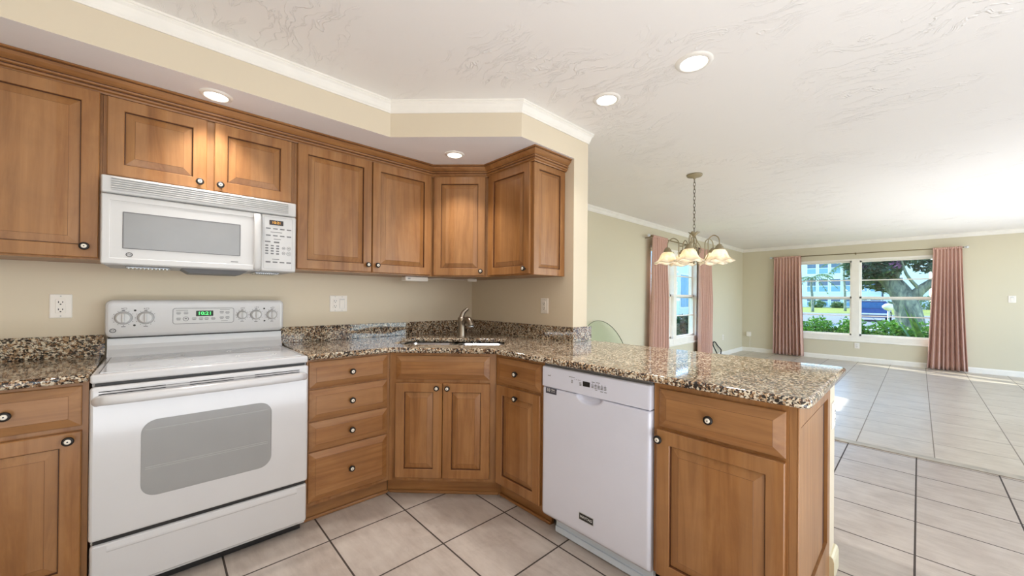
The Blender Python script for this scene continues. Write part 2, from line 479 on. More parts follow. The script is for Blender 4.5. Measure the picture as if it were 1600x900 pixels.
def marks(mb, mat, par, world=False, name='button_markings'):
    """printed marks: one part for each cluster that stands apart from the others"""
    bm = mb.bm; seen = set(); isl = []
    for v in bm.verts:
        if v in seen: continue
        st = [v]; seen.add(v); g = []
        while st:
            a = st.pop(); g.append(a)
            for e_ in a.link_edges:
                b_ = e_.other_vert(a)
                if b_ not in seen: seen.add(b_); st.append(b_)
        isl.append(g)
    bx = [([min(v.co[i] for v in g) for i in range(3)], [max(v.co[i] for v in g) for i in range(3)]) for g in isl]
    lab = list(range(len(isl)))
    def find(i):
        while lab[i] != i: i = lab[i]
        return i
    for i in range(len(isl)):
        for j in range(i):
            gp = math.sqrt(sum(max(0, bx[i][0][k] - bx[j][1][k], bx[j][0][k] - bx[i][1][k]) ** 2 for k in range(3)))
            if gp <= 0.019: lab[find(i)] = find(j)
    for c_ in sorted({find(i) for i in range(len(isl))}):
        m_ = MB(); keep = [g for i, g in enumerate(isl) if find(i) == c_]; mp = {}
        for g in keep:
            for v in g: mp[v] = m_.bm.verts.new(v.co)
        for f in bm.faces:
            if f.verts[0] in mp: m_.face([mp[v] for v in f.verts], f.material_index)
        obj(name, m_, mat, par, world=world)

def tag(o, label, cat, group=None, kind=None):
    o['label'] = label; o['category'] = cat
    if group: o['group'] = group
    if kind: o['kind'] = kind
    return o

def thing(name, label, cat, loc=(0, 0, 0), rz=0.0, group=None):
    o = bpy.data.objects.new(name, None); COL.objects.link(o)
    o.empty_display_size = 0.05; o.location = loc; o.rotation_euler = (0, 0, rz)
    return tag(o, label, cat, group)

def struct(name, mb, mats, label=None):
    o = obj(name, mb, mats); o['kind'] = 'structure'
    if label: o['label'] = label
    o['category'] = name.split('_')[0]
    return o

def lettering(body, size, mat, parent, loc, rot=(PI / 2, 0, 0), name='lettering', bold=0.0, world=False, sx=1.0):
    c = bpy.data.curves.new(name, 'FONT'); c.body = body; c.size = size; c.align_x = 'CENTER'; c.align_y = 'CENTER'
    c.extrude = 0.0004; c.offset = bold
    t = bpy.data.objects.new(name + '_src', c); COL.objects.link(t)
    dg = bpy.context.evaluated_depsgraph_get(); dg.update()
    me = bpy.data.meshes.new_from_object(t.evaluated_get(dg)); bpy.data.objects.remove(t); bpy.data.curves.remove(c)
    from mathutils import Euler
    mt = Matrix.Translation(loc) @ Euler(rot).to_matrix().to_4x4() @ Matrix.Diagonal((sx, 1, 1, 1))
    if world: mt = root_matrix(parent).inverted() @ mt
    me.transform(mt)
    me.materials.clear(); me.materials.append(mat); me.name = name
    o = bpy.data.objects.new(name, me); COL.objects.link(o); o.parent = parent
    return o

def smooth_path(pts, n=8, closed=False):
    P = [Vector(p) for p in pts]; out = []; m = len(P)
    rng = range(m if closed else m - 1)
    for i in rng:
        a = P[(i - 1) % m] if (closed or i > 0) else P[0]; b = P[i]; c = P[(i + 1) % m]
        d = P[(i + 2) % m] if (closed or i + 2 < m) else P[-1]
        for k in range(n):
            t = k / n
            out.append(0.5 * ((2 * b) + (-a + c) * t + (2 * a - 5 * b + 4 * c - d) * t * t + (-a + 3 * b - 3 * c + d) * t ** 3))
    if not closed: out.append(P[-1])
    return out

# ------------------------------------------------------------------ key dimensions (metres, kitchen corner at the origin)
D, A = 0.6108, 1.0714           # base cabinet depth, corner offset
DU, AU = 0.3168, 0.6132         # wall cabinet depth, corner offset
PEN = 2.5525                    # end of the peninsula
ZC, ZS = 2.408, 2.1919         # ceiling, soffit
WB, LB = 0.16, 1.171            # thickness and length of the short wall
XF, YD = 8.07, 0.072            # far wall, dining wall
CT0, CT1 = 0.882, 0.914

# ------------------------------------------------------------------ room
struct('floor', MB().box(-3.8, XF + .2, -7.0, 0.3, -0.12, 0.0), FLOOR, 'square pale ceramic tile floor')
struct('ceiling', MB().box(-3.8, XF + .2, -7.0, 0.3, ZC, ZC + 0.15), CEIL, 'white textured ceiling')
struct('wall_left', MB().box(-3.8, 0.0, 0.0, 0.16, 0, ZC), WALL, 'cream kitchen wall behind the range')
struct('wall_right', MB().box(0.0, WB, -LB, YD + 0.1, 0, ZC), WALL, 'short cream wall ending at the peninsula')
struct('wall_side', MB().box(-3.8, -3.66, -6.9, 0.0, 0, ZC), WALL)
struct('wall_back', MB().box(-3.8, 1.4, -7.0, -6.9, 0, ZC), WALL)  # unseen wall added so the granite reflects cream instead of sky
struct('wall_peninsula', MB().box(0.047, 0.172, -PEN, -LB, 0, CT0 - 0.001), WALL, 'low cream wall behind the peninsula cabinets')

DWX0, DWX1, DWZ0, DWZ1 = 3.50, 5.36, 0.42, 2.06
m = MB()
m.box(WB, DWX0, YD, YD + .16, 0, ZC); m.box(DWX1, XF + .2, YD, YD + .16, 0, ZC)
m.box(DWX0, DWX1, YD, YD + .16, 0, DWZ0); m.box(DWX0, DWX1, YD, YD + .16, DWZ1, ZC)
struct('wall_dining', m, WALLF, 'pale yellow dining wall with a window')
FY0, FY1, FZ0, FZ1 = -3.06, -0.93, 0.40, 2.05
m = MB()
m.box(XF, XF + .16, FY1, YD, 0, ZC); m.box(XF, XF + .16, -6.4, FY0, 0, ZC)
m.box(XF, XF + .16, FY0, FY1, 0, FZ0); m.box(XF, XF + .16, FY0, FY1, FZ1, ZC)
struct('wall_far', m, WALLF, 'pale yellow far wall with a wide window')

soff = [(-3.66, 0.0), (-3.66, -.6061), (-1.0784, -.6061), (-.5126, -1.171), (0.0, -1.171), (0.0, 0.0)]
m = MB()
m.prism(soff, ZS, ZC)
m.bm.faces.ensure_lookup_table()
for f in m.bm.faces:
    f.normal_update()
    f.material_index = 1 if abs(f.normal.z) > 0.5 else 0
o = struct('trim_1', m, [WALL, SOFFITW], 'cream soffit with a white underside above the cabinets')
crown = [(0, ZC - .072), (.006, ZC - .072), (.006, ZC - .064), (.010, ZC - .058), (.014, ZC - .042), (.020, ZC - .026), (.027, ZC - .018), (.027, ZC - .010), (.031, ZC - .010), (.031, ZC), (0, ZC)]
struct('trim_2', MB().sweep([(-3.66, -.6061), (-1.0784, -.6061), (-.5126, -1.171), (WB, -1.171), (WB, YD), (XF, YD), (XF, -6.3)], crown), TRIM, 'white ceiling crown moulding')
struct('trim_3', MB().box(2.205, 2.295, -6.3, YD - .015, 0.0, 0.006, bev=0.002), plain('threshold_strip', srgb(178, 170, 156), 0.5, var=0.2), 'narrow floor strip between dining and living tiles')
bb = [(0, 0), (.014, 0), (.014, .07), (.009, .085), (.004, .092), (0, .092)]
struct('baseboard_dining', MB().sweep([(WB, -LB + .02), (WB, YD), (XF, YD)], bb), TRIM)
struct('baseboard_far', MB().sweep([(XF, YD), (XF, -6.3)], bb), TRIM)
bbp = [(0, 0), (.016, 0), (.016, .075), (.012, .092), (.006, .1), (0, .1)]
struct('baseboard_peninsula', MB().sweep([(.049, -PEN), (.172, -PEN), (.172, -LB)], bbp), plain('cream_baseboard', srgb(222, 212, 180), 0.45))

# ---- windows
def window(n, u0, u1, z0, z1, mull, axis):
    """double single-hung window in a wall; u along the wall, d into the wall"""
    def B(mb, a, b, d0, d1, c, e, bev=0.0):
        if axis == 'x': mb.box(XF + d0, XF + d1, a, b, c, e, bev=bev)
        else: mb.box(a, b, YD + d0, YD + d1, c, e, bev=bev)
    fr = MB(); t = 0.035
    sill = 0.145
    B(fr, u0, u0 + t, -.004, .13, z0, z1); B(fr, u1 - t, u1, -.004, .13, z0, z1)
    B(fr, u0 + .001, u1 - .001, -.003, .129, z1 - t, z1 - .001)
    B(fr, mull - .058, mull + .058, -.008, .128, z0 + .01, z1 - .01)
    B(fr, u0 + .002, u1 - .002, -.006, .126, z0 + .004, z0 + sill - .03)
    root = obj('window_%d' % n, fr, TRIM)
    root['kind'] = 'structure'; root['category'] = 'window'
    root['label'] = 'wide white framed double window in the far wall' if n == 1 else 'white framed double window in the dining wall'
    sl = MB(); B(sl, u0 - .01, u1 + .01, -.022, .02, z0 - .012, z0 + .016, .004); obj('window_sill', sl, TRIM, root)
    zm = 1.264
    for (a, b) in ((u0 + t, mull - .058), (mull + .058, u1 - t)):
        for (c, e, dd) in ((z0 + sill - .03, zm + .03, .045), (zm - .03, z1 - t, .075)):
            s_ = MB(); q = .03
            B(s_, a, a + q, dd, dd + .028, c, e); B(s_, b - q, b, dd, dd + .028, c, e)
            B(s_, a, b, dd, dd + .028, c, c + (q if c < 1 else .036)); B(s_, a, b, dd, dd + .028, e - (q if c > 1 else .036), e)
            zz = (c + e) / 2 + (.0 if c > 1 else .005)
            B(s_, a + q, b - q, dd + .004, dd + .022, zz - .010, zz + .010)
            so = obj('sash', s_, TRIM, root)
            g = MB(); B(g, a + q - .004, b - q + .004, dd + .011, dd + .014, c + q - .004, e - q + .004)
            obj('pane', g, PANE, so)
    return root
window(1, FY0, FY1, FZ0, FZ1, -1.945, 'x')
window(2, DWX0, DWX1, DWZ0, DWZ1, 4.40, 'y')

# ------------------------------------------------------------------ cabinets
DOOR_R = [(0, 0.0), (0, -.017), (.003, -.020), (.052, -.020), (.0545, -.0175), (.0555, -.0085), (.0580, -.0085), (.0885, -.0175), (.0895, -.0182), (.092, -.0182)]
DOOR_M = [0, 0, 0, 0, 2, 1, 0, 2, 0]
DRAW_R = [(0, 0.0), (0, -.0075), (.002, -.0090), (.0325, -.0195), (.0335, -.0202), (.0355, -.0202)]
DRAW_M = [0, 0, 0, 2, 0]
SEAM = plain('glaze_line', srgb(104, 64, 36), 0.5)
def knob(par, x, z, y=-.020):
    mb = MB()
    mb.lathe([(.0065, 0), (.0065, .010), (.014, .013), (.0165, .019), (.0160, .0235), (.0110, .0260), (.0092, .0252)], (x, y, z), (0, -1, 0), 20, mi=0, cap1=True)
    mb.lathe([(.0090, .0244), (.0090, .0264), (.007, .0276), (.0035, .0282)], (x, y, z), (0, -1, 0), 20, mi=1)
    mb.lathe([(.0026, .0280), (.0022, .0292)], (x, y, z), (0, -1, 0), 10, mi=0)
    return obj('knob', mb, [BRONZE, PORC], par)
def door(par, x0, x1, z0, z1, kn=None, y=0.0):
    d = obj('door', MB().plate(x0, x1, z0, z1, [(i, yy + y) for i, yy in DOOR_R], mis=DOOR_M), [WOODV, GLAZE, SEAM], par)
    if kn: knob(d, kn[0], kn[1], -.020 + y)
    return d
def drawer(par, x0, x1, z0, z1, kn=True, name='drawer', kx=None):
    d = obj(name, MB().plate(x0, x1, z0, z1, DRAW_R, mis=DRAW_M), [WOODH, GLAZE, SEAM], par)
    if kn: knob(d, (x0 + x1) / 2 if kx is None else kx, (z0 + z1) / 2)
    return d
def carcass(par, x0, x1, y1, z0, z1):
    return obj('carcass', MB().box(x0, x1, 0.0, y1, z0, z1), WOODV, par)
def toe(par, x0, x1, a0=0.0, a1=0.0):
    obj('toe_kick', MB().box(x0, x1, .062, .08, 0.0, .104), WOODH, par)
    obj('shoe_moulding', MB().box(x0, x1, .048, .0615, 0.0, .017, bev=.004), WOODH, par)

# --- base cabinets on the range wall
c = thing('base_cabinet', 'wooden base cabinet left of the range with one drawer above one door', 'cabinet', (-2.694, -D, 0))
carcass(c, 0, .399, D - .004, .105, CT0 - .001); toe(c, 0, .399)
drawer(c, .028, .382, .716, .868, kx=.206); door(c, .028, .383, .125, .697, (.351, .670))

c = thing('drawer_cabinet', 'wooden base cabinet of four stacked drawers right of the range', 'cabinet', (-1.5295, -D, 0))
Wd = 1.5295 - A - .0008
carcass(c, 0, Wd, D - .004, .105, CT0 - .001); toe(c, 0, Wd + .02)
for a, b in ((.727, .870), (.556, .719), (.396, .548), (.125, .388)):
    drawer(c, .0095, .441, a, b)

# --- diagonal sink base
c = thing('corner_sink_cabinet', 'diagonal corner base cabinet with two doors under the sink', 'cabinet', (-A, -D, 0), -PI / 4)
Ld = (A - D) * math.sqrt(2)
def to_local(pts, ox, oy, rz):
    cc, ss = math.cos(-rz), math.sin(-rz)
    return [((x - ox) * cc - (y - oy) * ss, (x - ox) * ss + (y - oy) * cc) for x, y in pts]
e = .0008
poly = to_local([(-A + e, -D), (-D, -A + e), (-.004, -A + e), (-.004, -.004), (-A + e, -.004)], -A, -D, -PI / 4)
mb = MB()
# open-topped shell so the sink bowls hang inside it
mb.prism(poly, .105, .66); mb.box(0.001, Ld - .001, 0.0, .016, .66, CT0 - .001)
obj('carcass', mb, WOODV, c)
obj('toe_kick', MB().box(-.03, Ld + .03, .064, .08, 0, .104), WOODH, c)
obj('shoe_moulding', MB().box(-.015, Ld + .015, .050, .0635, 0, .017, bev=.004), WOODH, c)
drawer(c, .043, .613, .720, .864, kn=False, name='false_drawer_front')
door(c, .043, .327, .128, .700, (.297, .673)); door(c, .331, .615, .128, .700, (.361, .673))

# --- short run on the right
c = thing('narrow_base_cabinet', 'narrow wooden base cabinet with drawer and door left of the dishwasher', 'cabinet', (-D, -A - .0005, 0), -PI / 2)
carcass(c, 0, .3945, D - .004, .105, CT0 - .001); toe(c, -.02, .3945)
drawer(c, .021, .377, .716, .864); door(c, .021, .377, .120, .700, (.199, .652))

c = thing('peninsula_cabinet', 'wooden base cabinet with drawer and door at the end of the peninsula', 'cabinet', (-D, -2.0740, 0), -PI / 2)
wE = PEN - 2.0740
carcass(c, 0, wE - .0205, D + .044, .105, CT0 - .001); toe(c, 0, wE - .0205)
drawer(c, .025, .450, .706, .858, kx=.222); door(c, .018, .450, .112, .694, (.033, .660))
# framed end panel facing the dining side
mb = MB()
xe = [0.0, D + .044]
def endp(mb, y, z0, z1):
    # frame in the plane local x = const, facing local +x
    pass
X0, X1 = wE - .020, wE
def flat(mb, a, b, z0, z1, d, mi=0): mb.box(X0, X1 - d, a, b, z0, z1, mi)
flat(mb, 0, .055, .0, CT0 - .001, 0); flat(mb, .598, D + .044, .0, CT0 - .001, 0)
flat(mb, .055, .598, .800, CT0 - .001, 0); flat(mb, .055, .598, .0, .185, 0)
flat(mb, .055, .598, .185, .800, .012, 1)
flat(mb, .068, .52, .198, .788, .006)
obj('end_panel', mb, [WOODV, GLAZE], c)
mb = MB(); mb.box(X1 - .0005, X1 + .006, -.0005, .012, 0, CT0 - .001, bev=.002); obj('corner_bead', mb, WOODV, c)

# --- wall cabinets
ZU0, ZU1 = 1.372, 2.165
c = thing('wall_cabinet', 'tall wooden wall cabinet at far left beside the microwave', 'cabinet', (-2.745, -DU, ZU0))
carcass(c, 0, .4565, DU - .004, 0, ZU1 - ZU0); door(c, .010, .448, .008, .742, (.408, .055))
c = thing('wall_cabinet', 'short two-door wooden wall cabinet above the microwave', 'cabinet', (-2.2875, -DU, 1.750))
carcass(c, 0, .758, DU - .004, 0, ZU1 - 1.750)
door(c, .0125, .3595, .006, .358, (.332, .037)); door(c, .3905, .7395, .006, .358, (.414, .037))
c = thing('wall_cabinet', 'tall two-door wooden wall cabinet right of the microwave', 'cabinet', (-1.5285, -DU, ZU0))
carcass(c, 0, 1.5285 - AU - .001, DU - .004, 0, ZU1 - ZU0)
door(c, .0135, .4525, .008, .742, (.425, .055)); door(c, .4585, .8965, .008, .742, (.488, .055))
c = thing('corner_wall_cabinet', 'diagonal single-door corner wall cabinet above the sink', 'cabinet', (-AU, -DU, ZU0), -PI / 4)
Lu = (AU - DU) * math.sqrt(2)
poly = to_local([(-AU + e, -DU), (-DU, -AU + e), (-.004, -AU + e), (-.004, -.004), (-AU + e, -.004)], -AU, -DU, -PI / 4)
obj('carcass', MB().prism(poly, 0, ZU1 - ZU0), WOODV, c)
door(c, .018, .402, .008, .742, (.372, .040))
c = thing('wall_cabinet', 'single-door wooden wall cabinet on the short right wall', 'cabinet', (-DU, -AU - .0005, ZU0), -PI / 2)
wU = 1.0947 - AU
carcass(c, 0, wU - .016, DU - .004, 0, ZU1 - ZU0)
door(c, .032, .456, .008, .742, (.418, .040))
# raised end panel facing the camera (plane local x = wU)
mb = MB(); X0, X1 = wU - .0155, wU
lp = []
for i, d in [(0, 0.0), (0, .0135), (.002, .0155), (.045, .0155), (.048, .011), (.0485, .006), (.052, .006), (.070, .0125), (.072, .0125)]:
    a, b, z0, z1 = 0.0 + i, DU - .004 - i, 0.0 + i, (ZU1 - ZU0 - .045) - i
    lp.append([(X0 + d, a, z0), (X0 + d, b, z0), (X0 + d, b, z1), (X0 + d, a, z1)])
mb.loops(lp, mis=[0, 0, 0, 0, 1, 1, 0, 2, 0]); obj('end_panel', mb, [WOODV, GLAZE, SEAM], c)

# wooden crown along the wall cabinets
zc = ZS - .001
prof = [(.001, 2.112), (.010, 2.112), (.012, 2.120), (.022, 2.124), (.023, 2.131), (.019, 2.134), (.019, 2.137), (.028, 2.140), (.029, 2.146), (.024, 2.149), (.024, 2.1515), (.034, 2.158), (.044, 2.167), (.052, 2.178), (.049, 2.180), (.049, 2.182), (.060, 2.184), (.060, zc), (.001, zc)]
mb = MB().sweep([(-2.745, -DU), (-AU, -DU), (-DU, -AU), (-DU, -1.0947), (-.001, -1.0947)], prof, pm={0, 5, 9, 14})
tag(obj('cabinet_crown', mb, [WOODH, GLAZE]), 'wooden crown moulding running along the tops of all wall cabinets', 'moulding')

# ------------------------------------------------------------------ countertops
def curve_slab(name, polys, z0, z1, mat, parent, bev=.011):
    cu = bpy.data.curves.new(name, 'CURVE'); cu.dimensions = '2D'; cu.fill_mode = 'BOTH'
    for pl in polys:
        sp = cu.splines.new('POLY'); sp.points.add(len(pl) - 1)
        for p, q in zip(sp.points, pl): p.co = (q[0], q[1], 0, 1)
        sp.use_cyclic_u = True
    cu.extrude = (z1 - z0) / 2 - bev; cu.bevel_depth = bev; cu.bevel_resolution = 2; cu.offset = -bev
    t = bpy.data.objects.new(name + '_src', cu); COL.objects.link(t)
    dg = bpy.context.evaluated_depsgraph_get(); dg.update()
    me = bpy.data.meshes.new_from_object(t.evaluated_get(dg)); bpy.data.objects.remove(t); bpy.data.curves.remove(cu)
    me.transform(Matrix.Translation((0, 0, (z0 + z1) / 2)))
    if parent is not None: me.transform(root_matrix(parent).inverted())
    me.materials.clear(); me.materials.append(mat); me.name = name
    o = bpy.data.objects.new(name, me); COL.objects.link(o); o.parent = parent
    return o
def fillet(poly, idx, r, n=6):
    out = []
    for i, p in enumerate(poly):
        if i not in idx: out.append(p); continue
        P = Vector(p); a = (Vector(poly[i - 1]) - P).normalized(); b = (Vector(poly[(i + 1) % len(poly)]) - P).normalized()
        ang = a.angle(b); d = r / math.tan(ang / 2); C = P + (a + b).normalized() * (r / math.sin(ang / 2))
        s0 = (P + a * d) - C; s1 = (P + b * d) - C
        t0 = math.atan2(s0.y, s0.x); t1 = math.atan2(s1.y, s1.x); dt = (t1 - t0 + PI) % (2 * PI) - PI
        for k in range(n + 1): out.append((C.x + r * math.cos(t0 + dt * k / n), C.y + r * math.sin(t0 + dt * k / n)))
    return out
ov = .038; kk = math.tan(PI / 8)
front = [(-1.5275, -D - ov), (-A - ov * kk, -D - ov), (-D - ov, -A - ov * kk), (-D - ov, -2.592), (.205, -2.592), (.205, -LB - .021)]
ctp = front + [(.002, -LB - .021), (-.002, -LB - .021), (-.002, -.002), (-1.5275, -.002)]
ctp = fillet(ctp, {3, 4}, .032)
# sink cut-out in the corner diagonal: s along the diagonal, t out of the corner
def dg_pt(s_, t_): return (-t_ / math.sqrt(2) + s_ / math.sqrt(2), -t_ / math.sqrt(2) - s_ / math.sqrt(2))
T0, T1, SW = .675, 1.055, .355
hole = fillet([dg_pt(-SW, T0), dg_pt(SW, T0), dg_pt(SW, T1 - .03), dg_pt(SW - .06, T1), dg_pt(-SW + .06, T1), dg_pt(-SW, T1 - .03)], {0, 1, 2, 3, 4, 5}, .05)
ct = thing('granite_countertop', 'long speckled granite countertop holding the sink and wrapping onto the peninsula', 'countertop', (-.6, -.6, CT0))
curve_slab('slab', [ctp, hole], CT0, CT1, GRANITE, ct)
BS = CT1 + .103
mb = MB(); mb.box(-1.5275, -.022, -.022, -.002, CT1, BS, bev=.002); obj('backsplash', mb, GRANITE, ct, world=True)
mb = MB(); mb.box(-.0215, -.0015, -LB - .02, -.002, CT1, BS, bev=.002); obj('backsplash', mb, GRANITE, ct, world=True)
mb = MB(); mb.box(-.0008, .19, -LB - .0205, -LB - .001, CT1, BS, bev=.002); obj('backsplash', mb, GRANITE, ct, world=True)
ct2 = thing('granite_countertop', 'short speckled granite countertop left of the range', 'countertop', (-2.5, -.6, CT0))
curve_slab('slab', [[(-2.72, -D - ov), (-2.2945, -D - ov), (-2.2945, -.002), (-2.72, -.002)]], CT0, CT1, GRANITE, ct2)
mb = MB(); mb.box(-2.72, -2.2945, -.022, -.002, CT1, BS, bev=.002); obj('backsplash', mb, GRANITE, ct2, world=True)

# ------------------------------------------------------------------ sink and faucet
sk_ = thing('double_sink', 'stainless steel double bowl sink set under the corner granite', 'sink', (*dg_pt(0, (T0 + T1) / 2), CT0 - .2), -PI / 4)
def bowl(s0, s1, name='bowl'):
    mb = MB(); ts = [(T0 - .004, T1 + .004, 0.0, CT0 - .002), (T0 + .006, T1 - .006, .012, CT0 - .004), (T0 + .012, T1 - .012, .016, CT0 - .09), (T0 + .03, T1 - .03, .034, CT0 - .165), (T0 + .06, T1 - .06, .07, CT0 - .180), ((T0 + T1) / 2 - .03, (T0 + T1) / 2 + .03, (s1 - s0) / 2 - .03, CT0 - .186)]
    lps = []
    for a, b, ins, z in ts:
        q = fillet([dg_pt(s0 + ins, a), dg_pt(s1 - ins, a), dg_pt(s1 - ins, b), dg_pt(s0 + ins, b)], {0, 1, 2, 3}, min(.05, (b - a) * .24), 5)
        lps.append([(x, y, z) for x, y in q])
    mb.loops(lps, cap0=False, cap1=True, smooth=True)
    o = obj(name, mb, STEEL, sk_, world=True)
    cx, cy = dg_pt((s0 + s1) / 2, (T0 + T1) / 2)
    d = MB().lathe([(.04, 0), (.04, .003), (.03, .004), (.028, -.004), (.006, -.006)], (cx, cy, CT0 - .1855), seg=20)
    obj('drain', d, STEEL, o, world=True)
bowl(-SW - .002, -.006); bowl(.006, SW + .002)

fx, fy = dg_pt(.012, .605)
fc = thing('faucet', 'brushed nickel single-handle faucet behind the corner sink', 'faucet', (fx, fy, CT1), -PI / 4)
mb = MB().lathe([(.036, 0), (.036, .004), (.033, .008), (.0315, .014), (.0295, .05), (.0270, .09), (.0275, .115), (.0300, .126), (.0305, .142), (.0265, .154)], seg=28)
obj('body', mb, NICKEL, fc)
# local -y points out over the bowls, local +x to the right; the spout is swung to the right
ang = math.radians(48)
ux, uy = math.sin(ang), -math.cos(ang)
pts = smooth_path([(ux * t, uy * t, z) for t, z in ((.004, .085), (.030, .120), (.060, .138), (.088, .134), (.108, .112), (.114, .096))], 6)
rr = [.015 + .009 * min(1, k / len(pts) * 1.5) for k in range(len(pts))]
sp = obj('spout', MB().tube(pts, rr, 16), NICKEL, fc)
p = pts[-1]
obj('spray_tip', MB().lathe([(.0235, 0), (.0245, -.006), (.021, -.012), (.015, -.012)], tuple(p), seg=20), STEEL, sp)
pts = smooth_path([(0, 0, .142), (.002, .003, .166), (.012, .008, .188), (.032, .014, .208), (.046, .018, .218)], 6)
rr = [.0275 - .0150 * (k / (len(pts) - 1)) ** 0.9 for k in range(len(pts))]
obj('handle', MB().tube(pts, rr, 14, flat=(1, .8)), NICKEL, fc)

# ------------------------------------------------------------------ range
RX0, RX1 = -2.2905, -1.5315; RC = (RX0 + RX1) / 2
rg = thing('range', 'white freestanding electric range with glass cooktop between the cabinets', 'range', (RC, -.34, 0))
def W(name, mb, mats, par): return obj(name, mb, mats, par, world=True)
mb = MB(); mb.box(RX0 + .004, RX1 - .004, -.615, -.025, .035, .871); W('body', mb, ENAMEL, rg)
mb = MB(); mb.box(RX0 + .02, RX1 - .02, -.60, -.1, .004, .035)
for x in (RX0 + .05, RX1 - .05):
    for y in (-.57, -.12): mb.lathe([(.018, 0), (.018, .02)], (x, y, 0), seg=12)
W('base', mb, BLACK, rg)
mb = MB(); mb.box(RX0, RX1, -.648, -.035, .8735, .9085, bev=.009, seg=3)
ctop = W('cooktop', mb, ENAMEL, rg)
mb = MB(); mb.box(RX0 + .024, RX1 - .024, -.612, -.105, .9086, .9102, 0); mb.box(RX0 + .0215, RX0 + .024, -.612, -.105, .9086, .9106, 1); mb.box(RX1 - .024, RX1 - .0215, -.612, -.105, .9086, .9106, 1)
W('glass_surface', mb, [COOKG, DARKG], ctop)
for (x, y, r) in ((RC - .175, -.45, .112), (RC + .185, -.45, .088), (RC - .175, -.22, .085), (RC + .185, -.22, .100)):
    mb = MB(); n = 48
    for k in (r, r - .012):
        lp = [[(x + q * math.cos(2 * PI * i / n), y + q * math.sin(2 * PI * i / n), z) for i in range(n)] for q, z in ((k, .9102), (k, .91045), (k - .0022, .91045), (k - .0022, .9102))]
        mb.loops(lp, False, False)
    W('burner_ring', mb, GREYL, ctop)
# backguard
mb = MB()
prof = [(-.010, .9085), (-.098, .9085), (-.090, .925), (-.078, .945), (-.072, .965), (-.070, 1.000), (-.010, 1.000)]
mb.loops([[(RX0 + .006, y, z) for y, z in prof], [(RX1 - .006, y, z) for y, z in prof]])
W('riser', mb, ENAMEL, rg)
mb = MB().plate(RX0 - .002, RX1 + .002, 1.004, 1.192, [(0, -.012), (0, -.082), (.004, -.093), (.012, -.098), (.020, -.0995)], r=.028, n=6, smooth=False)
bg = W('backguard', mb, ENAMEL, rg)
mb = MB(); mb.box(RX0 + .01, RX1 - .01, -.085, -.02, .9995, 1.0045); W('shadow_gap', mb, BLACK, bg)
YB = -.0995
mb = MB().plate(-2.046, -1.782, 1.063, 1.148, [(0, YB), (.0002, YB - .0006), (.0016, YB - .0006), (.0018, YB - .0001)], r=.012)
mb2 = MB().plate(-2.046, -1.782, 1.063, 1.148, [(0, YB), (0, YB - .0008)], r=.012)
cp = W('control_panel', mb2, [PLASTW], bg)
rim = MB()
n = 6
def ring_plate(mb, x0, x1, z0, z1, r, wdt, y0, y1, mi=0, nn=6):
    def rr(i):
        a, b, c_, d = x0 + i, x1 - i, z0 + i, z1 - i; q = max(r - i, .0005); out = []
        for (cx, cz, st) in ((b - q, c_ + q, -PI / 2), (b - q, d - q, 0), (a + q, d - q, PI / 2), (a + q, c_ + q, PI)):
            for k in range(nn + 1): out.append((cx + q * math.cos(st + k / nn * PI / 2), cz + q * math.sin(st + k / nn * PI / 2)))
        return out
    A_, B_ = rr(0), rr(wdt)
    return mb.loops([[(x, y0, z) for x, z in A_], [(x, y1, z) for x, z in A_], [(x, y1, z) for x, z in B_], [(x, y0, z) for x, z in B_]], False, False, mi=mi)
W('panel_outline', ring_plate(rim, -2.046, -1.782, 1.063, 1.148, .012, .0022, YB - .0005, YB - .0016), GREYM, cp)
mb = MB().plate(-1.950, -1.876, 1.103, 1.133, [(0, YB - .0008), (0, YB - .0024)], r=.002); dsp = W('display', mb, LCDBACK, cp)
lettering('10:21', .024, GREENLED, dsp, (-1.913, YB - .0026, 1.118), world=True, name='clock_digits', bold=.0002, sx=1.15)
def mark(mb, x, z, w_, h_, y, d=.0005, mi=0): mb.box(x - w_ / 2, x + w_ / 2, y - d, y, z - h_ / 2, z + h_ / 2, mi)
def disc(mb, x, z, r, y, d=.0008, mi=0, seg=14): mb.lathe([(r, 0), (r, d)], (x, y, z), (0, -1, 0), seg, mi=mi, smooth=False)
YP = YB - .0009
mb = MB()
for x, z in ((-2.022, 1.121), (-1.992, 1.121), (-2.022, 1.090), (-1.958, 1.089), (-1.929, 1.088), (-1.905, 1.088), (-1.876, 1.088), (-1.838, 1.123), (-1.812, 1.121), (-1.838, 1.092), (-1.812, 1.092)):
    for dz, ww in ((.005, .017), (0, .020), (-.005, .014)): mark(mb, x, z + dz, ww, .0024, YP)
mark(mb, -2.008, 1.136, .048, .0022, YP); mark(mb, -1.824, 1.138, .044, .0020, YP); mark(mb, -1.826, 1.075, .03, .0018, YP)
marks(mb, GREYM, cp, True)
mb = MB(); ring_plate(mb, -2.0045, -1.9805, 1.078, 1.102, .012, .002, YP, YP - .0006); mark(mb, -1.9925, 1.090, .012, .003, YP); mark(mb, -1.9925, 1.0935, .008, .002, YP)
W('off_button', mb, DARKG, cp)
kn = [(-2.228, 1.102, .031), (-2.148, 1.101, .031), (-1.743, 1.105, .024), (-1.675, 1.105, .028), (-1.594, 1.103, .027)]
